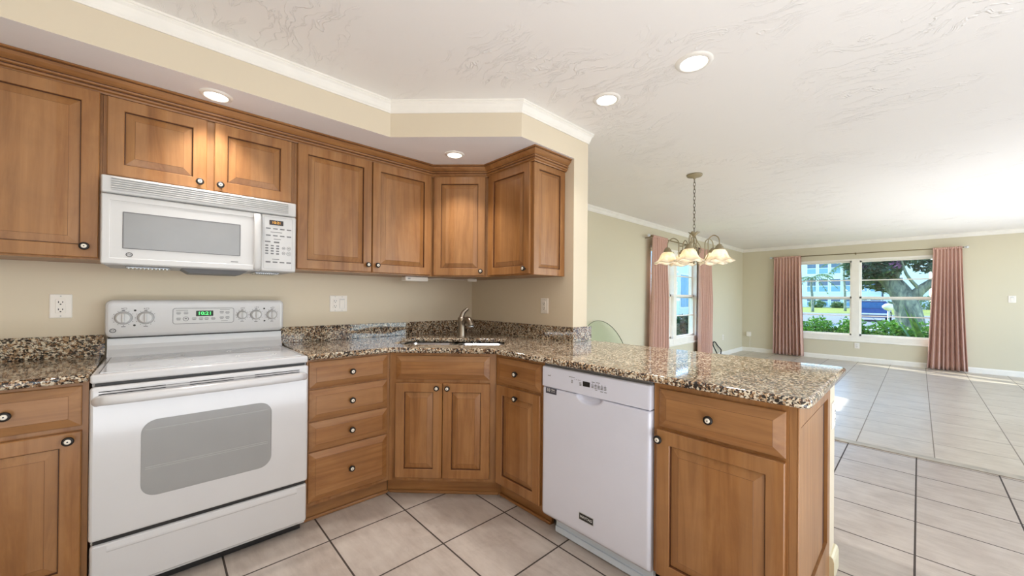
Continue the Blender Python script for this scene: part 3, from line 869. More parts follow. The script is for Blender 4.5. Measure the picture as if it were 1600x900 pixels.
for x, z, r in kn:
    mb = MB().lathe([(r, 0), (r, .006), (r * .93, .010), (r * .86, .012), (r * .80, .020), (r * .72, .022)], (x, YB, z), (0, -1, 0), 32)
    mb.box(x - r * .17, x + r * .17, YB - .033, YB - .018, z - r * .74, z + r * .74, bev=.004, seg=2)
    k_ = W('control_knob', mb, PLASTW, bg)
    mb = MB()
    for i in range(11):
        a = math.radians(-60 + i * 30) - PI / 2 + PI
        mark(mb, x + (r + .007) * math.cos(a), z + (r + .007) * math.sin(a), .0028, .0028, YB)
    mark(mb, x, z - r - .013, .016, .003, YB); mark(mb, x, z + r + .006, .012, .003, YB)
    disc(mb, x - .005, z + r + .016, .0022, YB, .0006); ring_plate(mb, x, x + .012, z + r + .012, z + r + .020, .002, .0012, YB, YB - .0006)
    lp = [[(x + q * math.cos(2 * PI * i / 32), yy, z + q * math.sin(2 * PI * i / 32)) for i in range(32)] for q, yy in ((r + .0012, YB), (r + .0012, YB - .0010), (r + .0002, YB - .0010))]
    mb.loops(lp, False, False)
    W('dial_markings', mb, DARKG, k_)
for x, z in ((-2.187, 1.139), (-2.189, 1.064), (-1.634, 1.141), (-1.632, 1.067)):
    mb = MB(); disc(mb, x, z, .0048, YB, .0012, seg=18); W('indicator_light', mb, BLACK, bg)
def monogram(par, x, z, r, y, mat, world=True):
    mb = MB(); n = 28
    lp = [[(x + q * 1.12 * math.cos(2 * PI * i / n), yy, z + q * math.sin(2 * PI * i / n)) for i in range(n)] for q, yy in ((r, y), (r, y - .0012), (r * .74, y - .0012), (r * .74, y))]
    mb.loops(lp, False, False)
    o = obj('badge', mb, mat, par, world=world)
    lettering('GE', r * .95, mat, o, (x, y - .0004, z), world=world, name='badge_letters')
    return o
monogram(bg, -2.264, 1.040, .0105, YB, DARKG)
# oven door
YD0 = -.660
mb = MB().plate(RX0 + .001, RX1 - .001, .267, .862, [(0, -.617), (0, -.650), (.004, -.657), (.010, YD0)], r=.012, n=4)
od = W('oven_door', mb, ENAMEL, rg)
mb = MB().plate(-2.146, -1.697, .396, .704, [(0, YD0), (0, YD0 - .001)], r=.05, n=8); W('oven_cavity', mb, OVENBACK, od)
mb = MB()
for z in (.668, .515, .507): mb.box(-2.135, -1.71, YD0 - .0022, YD0 - .0011, z - .0012, z + .0012)
W('oven_rack', mb, PLASTW, od)
mb = MB().plate(-2.148, -1.695, .394, .706, [(0, YD0), (0, YD0 - .003), (.002, YD0 - .0038)], r=.052, n=8); W('oven_window', mb, OVENGL, od)
mb = MB()
for (a, b) in ((-2.266, -2.076), (-1.999, -1.846), (-1.765, -1.575)):
    for z in (.8425, .8325): mb.box(a, b, YD0 - .0006, YD0 + .004, z - .0017, z + .0017)
W('vent_slot', mb, BLACK, od)
mb = MB()
for z in (.8425, .8325): mb.box(-2.266, -1.575, YD0 - .0003, YD0 + .004, z - .0010, z + .0010)
W('vent_groove', mb, GREYM, od)
hp = smooth_path([(RX0 + .018, -.655, .806), (RX0 + .035, -.680, .812), (RX0 + .075, -.700, .815), (RC - .15, -.708, .815), (RC + .15, -.708, .815), (RX1 - .075, -.700, .815), (RX1 - .035, -.680, .812), (RX1 - .018, -.655, .806)], 6)
W('door_handle', MB().tube(hp, .019, 16, flat=(.75, 1)), ENAMEL, od)
# storage drawer
mb = MB().plate(RX0 + .004, RX1 - .003, .058, .252, [(0, -.60), (0, -.645), (.004, -.653), (.009, -.656)], r=.012, n=4)
sd = W('storage_drawer', mb, ENAMEL, rg)
mb = MB(); prof = [(-.640, .214), (-.6563, .2145), (-.6592, .220), (-.6590, .227), (-.6563, .244), (-.640, .245)]
mb.loops([[(RX0 + .05, y, z) for y, z in prof], [(RX1 - .05, y, z) for y, z in prof]]); W('drawer_pull_lip', mb, ENAMEL, sd)
mb = MB(); mb.box(RX0 + .012, RX1 - .012, -.648, -.612, .2525, .2665); W('drawer_gap', mb, BLACK, rg)
mb = MB(); mb.box(RX0 + .014, RX1 - .014, -.640, -.614, .8625, .873); W('door_gap', mb, BLACK, rg)

# ------------------------------------------------------------------ microwave
MX0, MX1, MZ0, MZ1 = -2.2885, -1.5325, 1.352, 1.7445
mw = thing('microwave', 'white over-the-range microwave hung under the short wall cabinet', 'microwave', ((MX0 + MX1) / 2, -.2, MZ0))
mb = MB(); mb.box(MX0, MX1, -.357, -.004, MZ0 + .012, MZ1, bev=.003); W('body', mb, PLASTW, mw)
mb = MB().plate(MX0, MX1, 1.667, MZ1, [(0, -.357), (0, -.376), (.004, -.384), (.007, -.385)], r=.006, n=3)
vg = W('vent_grille', mb, PLASTW, mw)
mb = MB(); mb.box(-2.257, -1.573, -.3856, -.3845, 1.681, 1.736)
W('louver_shade', mb, GREYL, vg)  # flush grey sheet, its colour paints the shade between the louvers
for i in range(6):
    z = 1.6835 + i * .0098
    mb = MB(); prof = [(-.3855, z + .007), (-.3925, z + .0005), (-.3918, z - .0012), (-.3855, z + .003)]
    mb.loops([[(-2.257, y, q) for y, q in prof], [(-1.573, y, q) for y, q in prof]]); W('louver', mb, PLASTW, vg)
mb = MB().plate(MX0, -1.7005, 1.353, 1.664, [(0, -.357), (0, -.376), (.004, -.384), (.007, -.385), (.027, -.385), (.029, -.3825), (.033, -.3825)], r=.008, n=3)
md = W('door', mb, PLASTW, mw)
mb = MB().plate(-2.221, -1.791, 1.425, 1.590, [(0, -.3823), (0, -.3836), (.003, -.3842), (.004, -.3836)], r=.003, n=2, mis=[1, 1, 1, 0]); W('door_window', mb, [MWGLASS, GREYM], md)
hp = [(-1.7185, y, z) for y, z in ((-.378, 1.360), (-.398, 1.372), (-.409, 1.42), (-.413, 1.51), (-.409, 1.60), (-.398, 1.642), (-.378, 1.654))]
W('door_handle', MB().tube(smooth_path(hp, 5), .0165, 12, flat=(1, .5)), PLASTW, md)
monogram(md, -2.199, 1.399, .010, -.3825, DARKG)
mb = MB(); mark(mb, -1.815, 1.394, .030, .0035, -.3825); W('model_marking', mb, GREYM, md)
mb = MB().plate(-1.6995, MX1, 1.353, 1.664, [(0, -.357), (0, -.376), (.004, -.384), (.007, -.385)], r=.008, n=3)
pn = W('control_panel', mb, PLASTW, mw)
YM = -.3851
mb = MB(); ring_plate(mb, -1.689, -1.552, 1.366, 1.652, .008, .0015, YM, YM - .0008); W('panel_outline', mb, GREYL, pn)
mb = MB().plate(-1.663, -1.597, 1.608, 1.634, [(0, YM), (0, YM - .0015)], r=.002); ds = W('display', mb, LCDAMB, pn)
lettering('10:21', .018, AMBERLED, ds, (-1.630, YM - .0018, 1.621), world=True, name='clock_digits', sx=1.1)
mb = MB()
for r_, z in enumerate((1.588, 1.550)):
    for i in range(4): mark(mb, -1.682 + .0145 + i * .033, z, .022, .006, YM)
mark(mb, -1.630, 1.569, .055, .003, YM); mark(mb, -1.625, 1.531, .034, .003, YM)
mark(mb, -1.670, 1.515, .026, .006, YM); mark(mb, -1.628, 1.514, .026, .008, YM)
for r_ in range(4):
    for i in range(3): mark(mb, -1.674 + i * .0255, 1.494 - r_ * .0145, .014, .007, YM)
for i in range(4): mark(mb, -1.6675 + i * .033, 1.404, .023, .007, YM)
mark(mb, -1.632, 1.420, .034, .003, YM)
marks(mb, GREYM, pn, True)
for (x, z, r) in ((-1.594, 1.484, .008), (-1.569, 1.484, .010), (-1.594, 1.456, .008), (-1.569, 1.455, .011)):
    mb = MB(); ring_plate(mb, x - r, x + r, z - r, z + r, r * .99, .0014, YM, YM - .0006); mark(mb, x, z, r * 1.1, .003, YM)
    W('round_button', mb, GREYM, pn)
# underside
mb = MB(); mb.box(MX0 + .01, MX1 - .01, -.350, -.03, MZ0 - .0005, MZ0 + .012); un = W('underside', mb, GREYL, mw)
for a, b in ((-2.215, -2.060), (-1.715, -1.595)):
    mb = MB()
    mb.box(a, b, -.30, -.14, MZ0 - .008, MZ0 - .0006, bev=.003)
    for i in range(11): mb.box(a + .012 + i * (b - a - .024) / 10 - .002, a + .012 + i * (b - a - .024) / 10 + .002, -.295, -.145, MZ0 - .011, MZ0 - .008)
    W('grease_filter', mb, STEEL, un)
mb = MB(); mb.loops([[(x, y, z) for x, y, z in ((-2.02, -.33, MZ0 - .0006), (-1.75, -.33, MZ0 - .0006), (-1.75, -.08, MZ0 - .0006), (-2.02, -.08, MZ0 - .0006))], [(-1.99, -.31, MZ0 - .022), (-1.78, -.31, MZ0 - .022), (-1.78, -.10, MZ0 - .022), (-1.99, -.10, MZ0 - .022)]]); W('air_duct_cover', mb, GREYM, un)

# ------------------------------------------------------------------ dishwasher (local: x to the right along its front, -y out of the front)
DWW = .6030
dw = thing('dishwasher', 'white dishwasher between the narrow cabinet and the peninsula cabinet', 'dishwasher', (-D, -1.4685, 0), -PI / 2)
obj('tub', MB().box(.004, DWW - .004, .012, D - .01, .10, .868), GREYM, dw)
# door skin as a height field with a scooped hand pocket at its top edge
mb = MB(); nx, nz = 96, 84; z0, z1 = .100, .7585
xs = [.0015 + (DWW - .003) * i / nx for i in range(nx + 1)]
zs = [z0 + (z1 - z0) * (1 - (1 - k / nz) ** 1.6) for k in range(nz + 1)]
pc, pw, ph = .297, .072, .036
def yf(x, z):
    ex = min(x - .0015, DWW - .0015 - x); ez = min(z - z0, z1 - z)
    edge = .010 * (max(0, 1 - ex / .012) ** 2) + .006 * (max(0, 1 - ez / .010) ** 2)
    q = ((x - pc) / pw) ** 2 + ((z - z1) / ph) ** 2
    pock = .020 * (1 - max(0, min(1, (q - .55) / .5)) ** 1) if q < 1.05 else 0.0
    return -.024 + edge + pock
V = [[mb.bm.verts.new((x, yf(x, z), z)) for x in xs] for z in zs]
for k in range(nz):
    for i in range(nx): mb.face([V[k][i], V[k][i + 1], V[k + 1][i + 1], V[k + 1][i]], 0, True)
Bk = [mb.bm.verts.new(p) for p in ((xs[0], .010, z0), (xs[-1], .010, z0), (xs[-1], .010, z1), (xs[0], .010, z1))]
mb.face([Bk[0]] + [V[0][i] for i in range(nx + 1)] + [Bk[1]]); mb.face([Bk[3]] + [V[-1][i] for i in range(nx + 1)] + [Bk[2]])
mb.face([Bk[0]] + [V[k][0] for k in range(nz + 1)] + [Bk[3]]); mb.face([Bk[1]] + [V[k][-1] for k in range(nz + 1)] + [Bk[2]])
dd = obj('door', mb, DWWHITE, dw)
mb = MB().plate(.0015, DWW - .0015, .7605, .8665, [(0, .010), (0, -.018), (.004, -.0255), (.012, -.0265)], r=.008, n=4)
cpn = obj('control_panel', mb, DWWHITE, dw)
YC = -.0265
mb = MB().plate(.2635, .3035, .8055, .8285, [(0, YC), (0, YC - .001)], r=.001); obj('display', mb, BLACK, cpn)
mb = MB()
mark(mb, .052, .8225, .018, .0035, YC); mark(mb, .060, .826, .006, .0015, YC)
mark(mb, .198, .837, .034, .0026, YC)
for x in (.196, .205): mark(mb, x, .829, .0018, .0018, YC)
for x in (.216, .226, .237, .246): mark(mb, x, .829, .0035, .003, YC)
for i in range(3): mark(mb, .199, .822 - i * .0055, .010, .003, YC)
for i in range(3): mark(mb, .2495, .818 - i * .006, .012, .0034, YC)
mark(mb, .322, .833, .016, .003, YC); mark(mb, .348, .834, .020, .003, YC)
for i, x in enumerate((.318, .335, .352, .369, .386)):
    mark(mb, x, .8265, .003, .003, YC)
    for k in range(3): mark(mb, x, .820 - k * .006, .0125, .0034, YC)
mark(mb, .338, .800, .012, .003, YC); mark(mb, .368, .797, .014, .003, YC); mark(mb, .388, .797, .012, .003, YC)
marks(mb, GREYM, cpn)
mb = MB().plate(.028, .099, .730, .762 - .004, [(0, -.0215), (0, -.0248)], r=.001); st = obj('warranty_sticker', mb, [plain('slate_sticker', srgb(70, 72, 84), 0.4)], dd)
lettering('10', .022, PLASTW, st, (.046, -.0250, .747), name='sticker_digits', bold=.0008)
lettering('YEAR', .0095, PLASTW, st, (.077, -.0250, .751), name='sticker_word', bold=.0003)
lettering('LIMITED', .0068, GREYL, st, (.077, -.0250, .742), name='sticker_word')
mb = MB().plate(.246, .328, .172, .206, [(0, -.023), (0, -.0262), (.001, -.0268), (.0022, -.0262)], r=.001, mis=[1, 1, 1, 0]); bd = obj('name_badge', mb, [BLACK, GREYL], dd)
lettering('MAYTAG', .0165, PLASTW, bd, (.287, -.0265, .189), name='badge_letters', bold=.0004, sx=1.0)
mb = MB(); mb.box(.060, DWW - .012, .030, .05, 0.004, .099); mb.box(.060, DWW - .012, .022, .030, .012, .040)
obj('toe_panel', mb, TOEW, dw)
obj('gasket_strip', MB().box(.004, DWW - .004, -.006, .012, .8668, .8795), GREYM, dw)

# ------------------------------------------------------------------ outlets and switches
def outlet_part(par, mb_y, x, z, wdt=.033, h=.067):
    y = mb_y
    mb = MB().plate(x - wdt / 2, x + wdt / 2, z - h / 2, z + h / 2, [(0, y), (0, y - .002), (.0015, y - .003)], r=.002, n=2); r_ = obj('receptacle', mb, OUTLET, par)
    mb = MB()
    for s_ in (-1, 1):
        zz = z + s_ * .0175
        mark(mb, x - .0065, zz + .002, .003, .0085, y - .003); mark(mb, x + .0065, zz + .002, .003, .007, y - .003)
        disc(mb, x, zz - .0085, .0030, y - .003, .0005)
    obj('slot', mb, BLACK, r_)
def wall_plate(name, label, cat, loc, rz, gangs, w_, h_=.115):
    t = thing(name, label, cat, loc, rz)
    obj('plate', MB().plate(-w_ / 2, w_ / 2, -h_ / 2, h_ / 2, [(0, -.0008), (0, -.004), (.003, -.0062), (.005, -.0066)], r=.004, n=3), OUTLET, t)
    for kind, x in gangs:
        if kind == 'o': outlet_part(t, -.0066, x, 0)
        else:
            mb = MB().plate(x - .0165, x + .0165, -.0335, .0335, [(0, -.0066), (0, -.0086), (.0015, -.0092)], r=.002, n=2); r_ = obj('rocker', mb, OUTLET, t)
            mb = MB(); ring_plate(mb, x - .0172, x + .0172, -.0342, .0342, .002, .0009, -.0067, -.0092); mark(mb, x, .029, .028, .004, -.0092); obj('rocker_edge', mb, GREYL, r_)
        for z in (-.0475, .0475):
            mb = MB(); disc(mb, x, z, .0028, -.0066, .0008, seg=10); obj('screw', mb, GREYL, t)
    return t
wall_plate('wall_outlet', 'white duplex outlet on the cream wall left of the range', 'outlet', (-2.442, 0, 1.161), 0, [('o', 0)], .072)
wall_plate('outlet_switch_plate', 'white double plate with outlet and rocker switch right of the range', 'outlet', (-1.172, 0, 1.167), 0, [('o', -.0235), ('s', .0235)], .117)
wall_plate('wall_outlet', 'white outlet on the short wall right of the faucet', 'outlet', (0, -.905, 1.160), -PI / 2, [('o', 0)], .074)
wall_plate('wall_outlet', 'white outlet on the far wall below the wide window', 'outlet', (XF, -1.972, .316), -PI / 2, [('o', 0)], .075)
wall_plate('light_switch', 'white light switch on the far wall right of the curtains', 'switch', (XF, -3.86, 1.26), -PI / 2, [('s', 0)], .080)
wall_plate('wall_outlet', 'small outlet on the dining wall right of the curtained window', 'outlet', (6.76, YD, .40), 0, [('o', 0)], .07)
wall_plate('wall_outlet', 'cream outlet plate on the end of the low peninsula wall', 'outlet', (.112, -PEN, .705), 0, [('o', 0)], .072)
t = thing('plug_in_adapter', 'white plug-in adapter with a thin cord on the far wall near the corner', 'adapter', (XF, -.07, .405), -PI / 2)
obj('housing', MB().plate(-.045, .045, -.055, .055, [(0, -.001), (0, -.035), (.006, -.042)], r=.018, n=4), OUTLET, t)
obj('cord', MB().tube(smooth_path([(.02, -.02, -.05), (.03, -.02, -.12), (.022, -.018, -.22), (.03, -.02, -.30), (.05, -.03, -.40)], 5), .003, 6), OUTLET, t)

# under-cabinet light fittings
t = thing('undercabinet_light', 'slim white strip light fixed under the wall cabinets left of the corner', 'light', (-.685, -.20, ZU0))
obj('housing', MB().plate(-.094, .094, -.034, -.001, [(0, .03), (0, -.03), (.003, -.033)], r=.008, n=3), OUTLET, t)
obj('switch', MB().box(-.075, -.055, -.036, -.0325, -.022, -.012, bev=.001), GREYL, t)
t = thing('junction_box', 'small white box fixed under the diagonal corner wall cabinet', 'box', (-.222, -.30, ZU0))
obj('housing', MB().box(-.035, .035, -.02, .02, -.024, -.001, bev=.004), OUTLET, t)
obj('cable', MB().tube(smooth_path([(-.03, 0, -.008), (-.12, .01, -.014), (-.24, .05, -.010), (-.36, .08, -.014)], 5), .0025, 6), OUTLET, t)

# ------------------------------------------------------------------ recessed lights
def downlight(label, x, y, z, rad, power):
    t = thing('recessed_light', label, 'light', (x, y, z), 0, 'round recessed lights')
    mb = MB().lathe([(rad * .70, -.0005), (rad * .70, -.006), (rad * .74, -.010), (rad * .96, -.005), (rad, -.0005)], seg=40, cap0=False, cap1=False)
    obj('trim_ring', mb, TRIM, t)
    obj('lens', MB().lathe([(rad * .70, -.001), (rad * .70, -.004), (rad * .4, -.0062), (.004, -.007)], seg=32), LENS, t)
    l = lamp('lamp', 'AREA', (0, 0, -.016), power, (1.0, 0.96, 0.92), (0, 0, -1), shape='DISK', size=rad * 1.5); l.parent = t
    l.data.spread = math.radians(95)
downlight('round recessed light in the white soffit above the microwave cabinet', -1.905, -.475, ZS, .066, 3)
downlight('round recessed light in the white soffit above the diagonal corner cabinet', -.640, -.650, ZS, .066, 3)
downlight('round recessed light in the textured ceiling, largest and nearest the camera', -.156, -2.041, ZC, .088, 5)
downlight('round recessed light in the textured ceiling beyond the short wall corner', -.163, -1.538, ZC, .080, 1.8)

# ------------------------------------------------------------------ chandelier
CX, CY = 1.621, -1.345
ch = thing('chandelier', 'five-arm cream chandelier with frosted bell shades hung over the dining area', 'chandelier', (CX, CY, ZC))
obj('canopy', MB().lathe([(.070, -.0005), (.070, -.010), (.064, -.018), (.030, -.024), (.012, -.030), (.010, -.040), (.004, -.044)], seg=36), ANTIQ, ch)
mb = MB(); zt, zb = -.042, -.545; nl = 15; ll = (zt - zb) / nl
for i in range(nl):
    zc_ = zt - ll * (i + .5); ring = []
    for k in range(14):
        a = 2 * PI * k / 14; u = .0095 * math.cos(a); v_ = (ll * .64) * math.sin(a)
        ring.append((u, 0, zc_ + v_) if i % 2 == 0 else (0, u, zc_ + v_))
    mb.tube(ring, .0026, 6, closed=True)
obj('chain', mb, plain('aged_chain_metal', srgb(120, 112, 98), 0.45, 0.4), ch)
def ruf(k, r, h, t): return (r * (1 + .12 * math.cos(6 * t)) if k in (3, 4) else r, h + (.006 * math.cos(6 * t) if k in (3, 4) else 0))
obj('crown_cup', MB().lathe([(.008, -.600), (.012, -.592), (.024, -.576), (.046, -.556), (.043, -.552), (.010, -.566), (.006, -.545)], seg=48, lobe=ruf), ANTIQ, ch)
obj('stem', MB().lathe([(.006, -.60), (.007, -.70), (.010, -.72), (.014, -.745), (.009, -.75), (.008, -.78), (.020, -.798), (.028, -.810), (.020, -.823), (.008, -.832), (.010, -.842), (.004, -.854)], seg=20), ANTIQ, ch)
base_a = math.atan2(-Fv.y, -Fv.x) - math.radians(35)
for i in range(5):
    a = base_a + i * 2 * PI / 5; ca, sa = math.cos(a), math.sin(a)
    def P(r, z): return (ca * r, sa * r, z)
    arm = obj('arm', MB().tube(smooth_path([P(.014, -.812), P(.050, -.836), (ca * .100, sa * .100, -.826), P(.130, -.785), P(.134, -.730), P(.134, -.655), P(.147, -.622), P(.184, -.602), P(.220, -.622), P(.234, -.655), P(.235, -.695)], 6), .0048, 8), ANTIQ, ch)
    a2 = a + PI / 5; c2, s2 = math.cos(a2), math.sin(a2)
    obj('cage_rib', MB().tube(smooth_path([(ca * .012, sa * .012, -.592), (ca * .030, sa * .030, -.640), (c2 * .056, s2 * .056, -.69), (c2 * .060, s2 * .060, -.73), (ca * .040, sa * .040, -.775), (ca * .014, sa * .014, -.806)], 6), .004, 7), ANTIQ, ch)
    obj('socket', MB().lathe([(.008, -.688), (.020, -.693), (.024, -.703), (.033, -.713), (.037, -.727), (.042, -.737), (.038, -.741), (.010, -.741)], P(.235, 0), seg=24), ANTIQ, arm)
    def bell(k, r, h, t):
        q = k / 9.0
        return (r * (1 + .05 * q ** 2 * math.cos(6 * t)), h + .008 * q ** 2 * math.cos(6 * t))
    prof = [(.036, -.736), (.048, -.745), (.058, -.760), (.065, -.778), (.071, -.795), (.079, -.810), (.090, -.823), (.104, -.834), (.116, -.841), (.124, -.845)]
    o = obj('glass_shade', MB().lathe(prof, P(.235, 0), seg=60, cap0=False, cap1=False, lobe=bell), SHADE, arm)
    sm = o.modifiers.new('thickness', 'SOLIDIFY'); sm.thickness = .0025
    obj('bulb', MB().lathe([(.010, -.742), (.012, -.755), (.022, -.775), (.028, -.793), (.025, -.810), (.012, -.821), (.002, -.824)], P(.235, 0), seg=18), BULB, arm)
    l = lamp('lamp', 'POINT', P(.235, -.838), .8, (1.0, 0.94, 0.84)); l.data.shadow_soft_size = .03; l.parent = ch

# ------------------------------------------------------------------ curtains
def curtain(label, origin, rz, w_top, w_bot, z_top, z_bot, folds, seed, group, shift=0.0):
    rnd = random.Random(seed)
    t = thing('curtain', label, 'curtain', (origin[0], origin[1], 0), rz, group)
    nu, nv = folds * 10, 30
    ph = [rnd.uniform(-.35, .35) for _ in range(folds + 1)]; am = [rnd.uniform(.75, 1.2) for _ in range(folds + 1)]
    verts, faces = [], []
    for j in range(nv + 1):
        v = j / nv; zz = z_top + .02 + (z_bot - z_top - .02) * v
        wd = w_top + (w_bot - w_top) * (v ** 1.3)
        for i in range(nu + 1):
            u = i / nu; f = u * folds; k = min(int(f), folds - 1); fr = f - k
            p_ = ph[k] * (1 - fr) + ph[k + 1] * fr; a_ = am[k] * (1 - fr) + am[k + 1] * fr
            amp = (.013 + .033 * min(1, v * 2.2)) * a_
            x = (u - .5) * wd + shift * v + .006 * math.sin(2 * PI * f * 2 + p_) * v
            y = -amp * math.sin(2 * PI * f + p_ * 1.5 * (1 + v)) + (.004 * math.sin(9 * v + f) if v > .1 else 0)
            verts.append((x, y, zz)); 
    for j in range(nv):
        for i in range(nu):
            a = j * (nu + 1) + i; faces.append((a, a + 1, a + nu + 2, a + nu + 1))
    o = obj('cloth', MB().extend(verts, faces, 0, True), CURT, t)
    s_ = o.modifiers.new('thickness', 'SOLIDIFY'); s_.thickness = .002
    # gathered rod pocket
    verts, faces = [], []
    for j, (dy, dz) in enumerate([(math.cos(q) * .017, math.sin(q) * .019) for q in [2 * PI * k / 10 for k in range(10)]]):
        for i in range(nu + 1):
            u = i / nu
            rip = 1 + .28 * math.sin(2 * PI * folds * 1.7 * u + ph[0])
            verts.append(((u - .5) * (w_top + .005), dy * rip, z_top + dz * rip))
    for j in range(10):
        for i in range(nu):
            a = j * (nu + 1) + i; b = ((j + 1) % 10) * (nu + 1) + i; faces.append((a, a + 1, b + 1, b))
    obj('rod_pocket', MB().extend(verts, faces, 0, True), CURT, t)
    return t
G1 = 'dusty rose curtains'
curtain('dusty rose curtain panel left of the wide far window', (7.985, -.825, 0), -PI / 2, .50, .57, 2.155, .012, 9, 1, G1, .02)
curtain('dusty rose curtain panel right of the wide far window', (7.985, -3.155, 0), -PI / 2, .34, .48, 2.150, .012, 8, 2, G1, .0)
curtain('dusty rose curtain panel left of the dining wall window', (3.64, -.03, 0), 0, .50, .62, 2.175, .015, 7, 3, G1, .0)
curtain('dusty rose curtain panel right of the dining wall window', (5.49, -.03, 0), 0, .60, .62, 2.150, .015, 8, 4, G1, .01)
def rod(label, a, b, wall_vec):
    a, b = Vector(a), Vector(b); mid = (a + b) / 2
    t = thing('curtain_rod', label, 'rod', tuple(mid), 0)
    W('pole', MB().tube([a, b], .0085, 10), ROD, t)
    d = (b - a).normalized()
    for p, s_ in ((a, -1), (b, 1)):
        W('finial', MB().lathe([(.009, 0), (.014, .004), (.010, .012), (.020, .024), (.024, .036), (.018, .050), (.006, .058)], p, d * s_, 16), [SILV], t)
    for f in (.02, .5, .98):
        p = a + (b - a) * f; wv = Vector(wall_vec)
        mb = MB(); mb.tube([p + Vector((0, 0, -.008)), p + wv * .5 + Vector((0, 0, -.02)), p + wv * .985 + Vector((0, 0, -.02))], .006, 8)
        mb.tube([p + Vector((0, 0, -.014)), p + Vector((0, 0, .014))], .011, 10)
        W('bracket', mb, ROD, t)
    return t
rod('slim brass curtain rod above the wide far window', (7.985, -.555, 2.158), (7.985, -3.345, 2.150), (.085, 0, 0))
rod('slim brass curtain rod above the dining wall window', (3.30, -.03, 2.172), (5.88, -.03, 2.158), (0, .102, 0))

# ------------------------------------------------------------------ loose things in the dining area
t = thing('glass_tabletop', 'round pale green glass tabletop leaning on edge against the dining wall', 'tabletop', (2.02, -.26, 0))
R_ = .485; lean = math.asin(.275 / (2 * R_)); n = 72
q = Matrix.Rotation(-lean, 3, 'X')
def gd(r, d): return [q @ Vector((r * math.cos(2 * PI * i / n), d, R_ + r * math.sin(2 * PI * i / n))) + Vector((0, 0, .002)) for i in range(n)]
obj('glass_disc', MB().loops([gd(R_ - .004, -.005), gd(R_ - .004, .005)]), TABLEGL, t)
obj('glass_rim', MB().loops([gd(R_ - .004, -.0052), gd(R_, -.003), gd(R_, .003), gd(R_ - .004, .0052)], False, False, smooth=True), GLEDGE, t)
pts = smooth_path([(6.04, -.10, .012), (6.00, -.07, .14), (6.02, .01, .30), (6.12, .035, .350), (6.22, .035, .335), (6.34, .035, .26), (6.52, .03, .165), (6.44, .0, .12), (6.28, -.04, .05), (6.15, -.09, .012)], 7)
t = thing('black_cord', 'stiff black cord looping out beside the dining window curtain', 'cord', (6.1, -.05, 0))
W('cable', MB().tube(pts, .011, 8), RUBBER, t)

# ------------------------------------------------------------------ outdoors
GZ = -.25
m = MB().box(-40, 260, -160, 160, GZ - .3, GZ); struct('ground', m, GRASS, 'green lawn outside')
m = MB().box(26, 52, -160, 160, GZ, GZ + .02); struct('road', m, ASPH, 'grey road outside the far window')
m = MB().box(-9, 14, -16, -7.01, GZ + .02, -.03); struct('patio', m, CONC, 'unseen pale slab added behind the home for its reflection')  # unseen slab, added for the pale tone it reflects indoors
m = MB().box(22.5, 26, -160, 160, GZ, GZ + .06); struct('sidewalk', m, CONC, 'pale kerb strip along the road')

def leaf_cloud(blobs, n, size, seed, mb=None):
    rnd = random.Random(seed); mb = mb or MB()
    tot = sum(b[3] * b[4] * b[5] for b in blobs)
    for b in blobs:
        for _ in range(int(n * b[3] * b[4] * b[5] / tot)):
            d = Vector((rnd.gauss(0, 1), rnd.gauss(0, 1), rnd.gauss(0, 1))).normalized(); rr = rnd.uniform(.55, 1.0)
            p = Vector((b[0] + d.x * b[3] * rr, b[1] + d.y * b[4] * rr, b[2] + d.z * b[5] * rr))
            if p.z < GZ + .03: p.z = GZ + .03 + rnd.uniform(0, .1)
            a = Vector((rnd.gauss(0, 1), rnd.gauss(0, 1), rnd.gauss(0, .6))).normalized()
            b_ = a.cross(Vector((rnd.gauss(0, 1), rnd.gauss(0, 1), rnd.gauss(0, 1)))).normalized()
            L = size * rnd.uniform(.7, 1.4); nrm = a.cross(b_) * L * .12
            v = [mb.bm.verts.new(p + o_) for o_ in (-a * L * .5, b_ * L * .24 + nrm, a * L * .5, -b_ * L * .24 + nrm)]
            mb.face([v[0], v[1], v[2]]); mb.face([v[0], v[2], v[3]])
    return mb

# hedge under the far window: shrubs side by side
rnd = random.Random(5)
for i in range(7):
    y = .2 - i * .64
    t = thing('hedge_shrub', 'rounded green shrub in the hedge right outside the wide far window', 'shrub', (10.3 + .05 * (i % 2), y, GZ), 0, 'hedge shrubs outside the wide window')
    top = .76 + rnd.uniform(-.05, .05) - (.06 if i > 4 else 0)
    zc_ = (GZ + top) / 2
    obj('foliage', leaf_cloud([(0, 0, zc_ - GZ, .48, .42, (top - GZ) / 2), (.05, .06, zc_ - GZ + .08, .40, .36, (top - GZ) / 2 - .04), (-.12, -.06, zc_ - GZ - .1, .42, .36, (top - GZ) / 2 - .1)], 2100, .085, 20 + i), HEDGE, t)
    mb = MB()
    for k in range(5): mb.tube([(.02 * k - .04, 0, 0), (.12 * math.cos(k * 2), .12 * math.sin(k * 2), .35), (.22 * math.cos(k * 2), .22 * math.sin(k * 2), .6)], .012, 5)
    obj('stem', mb, BARK, t)

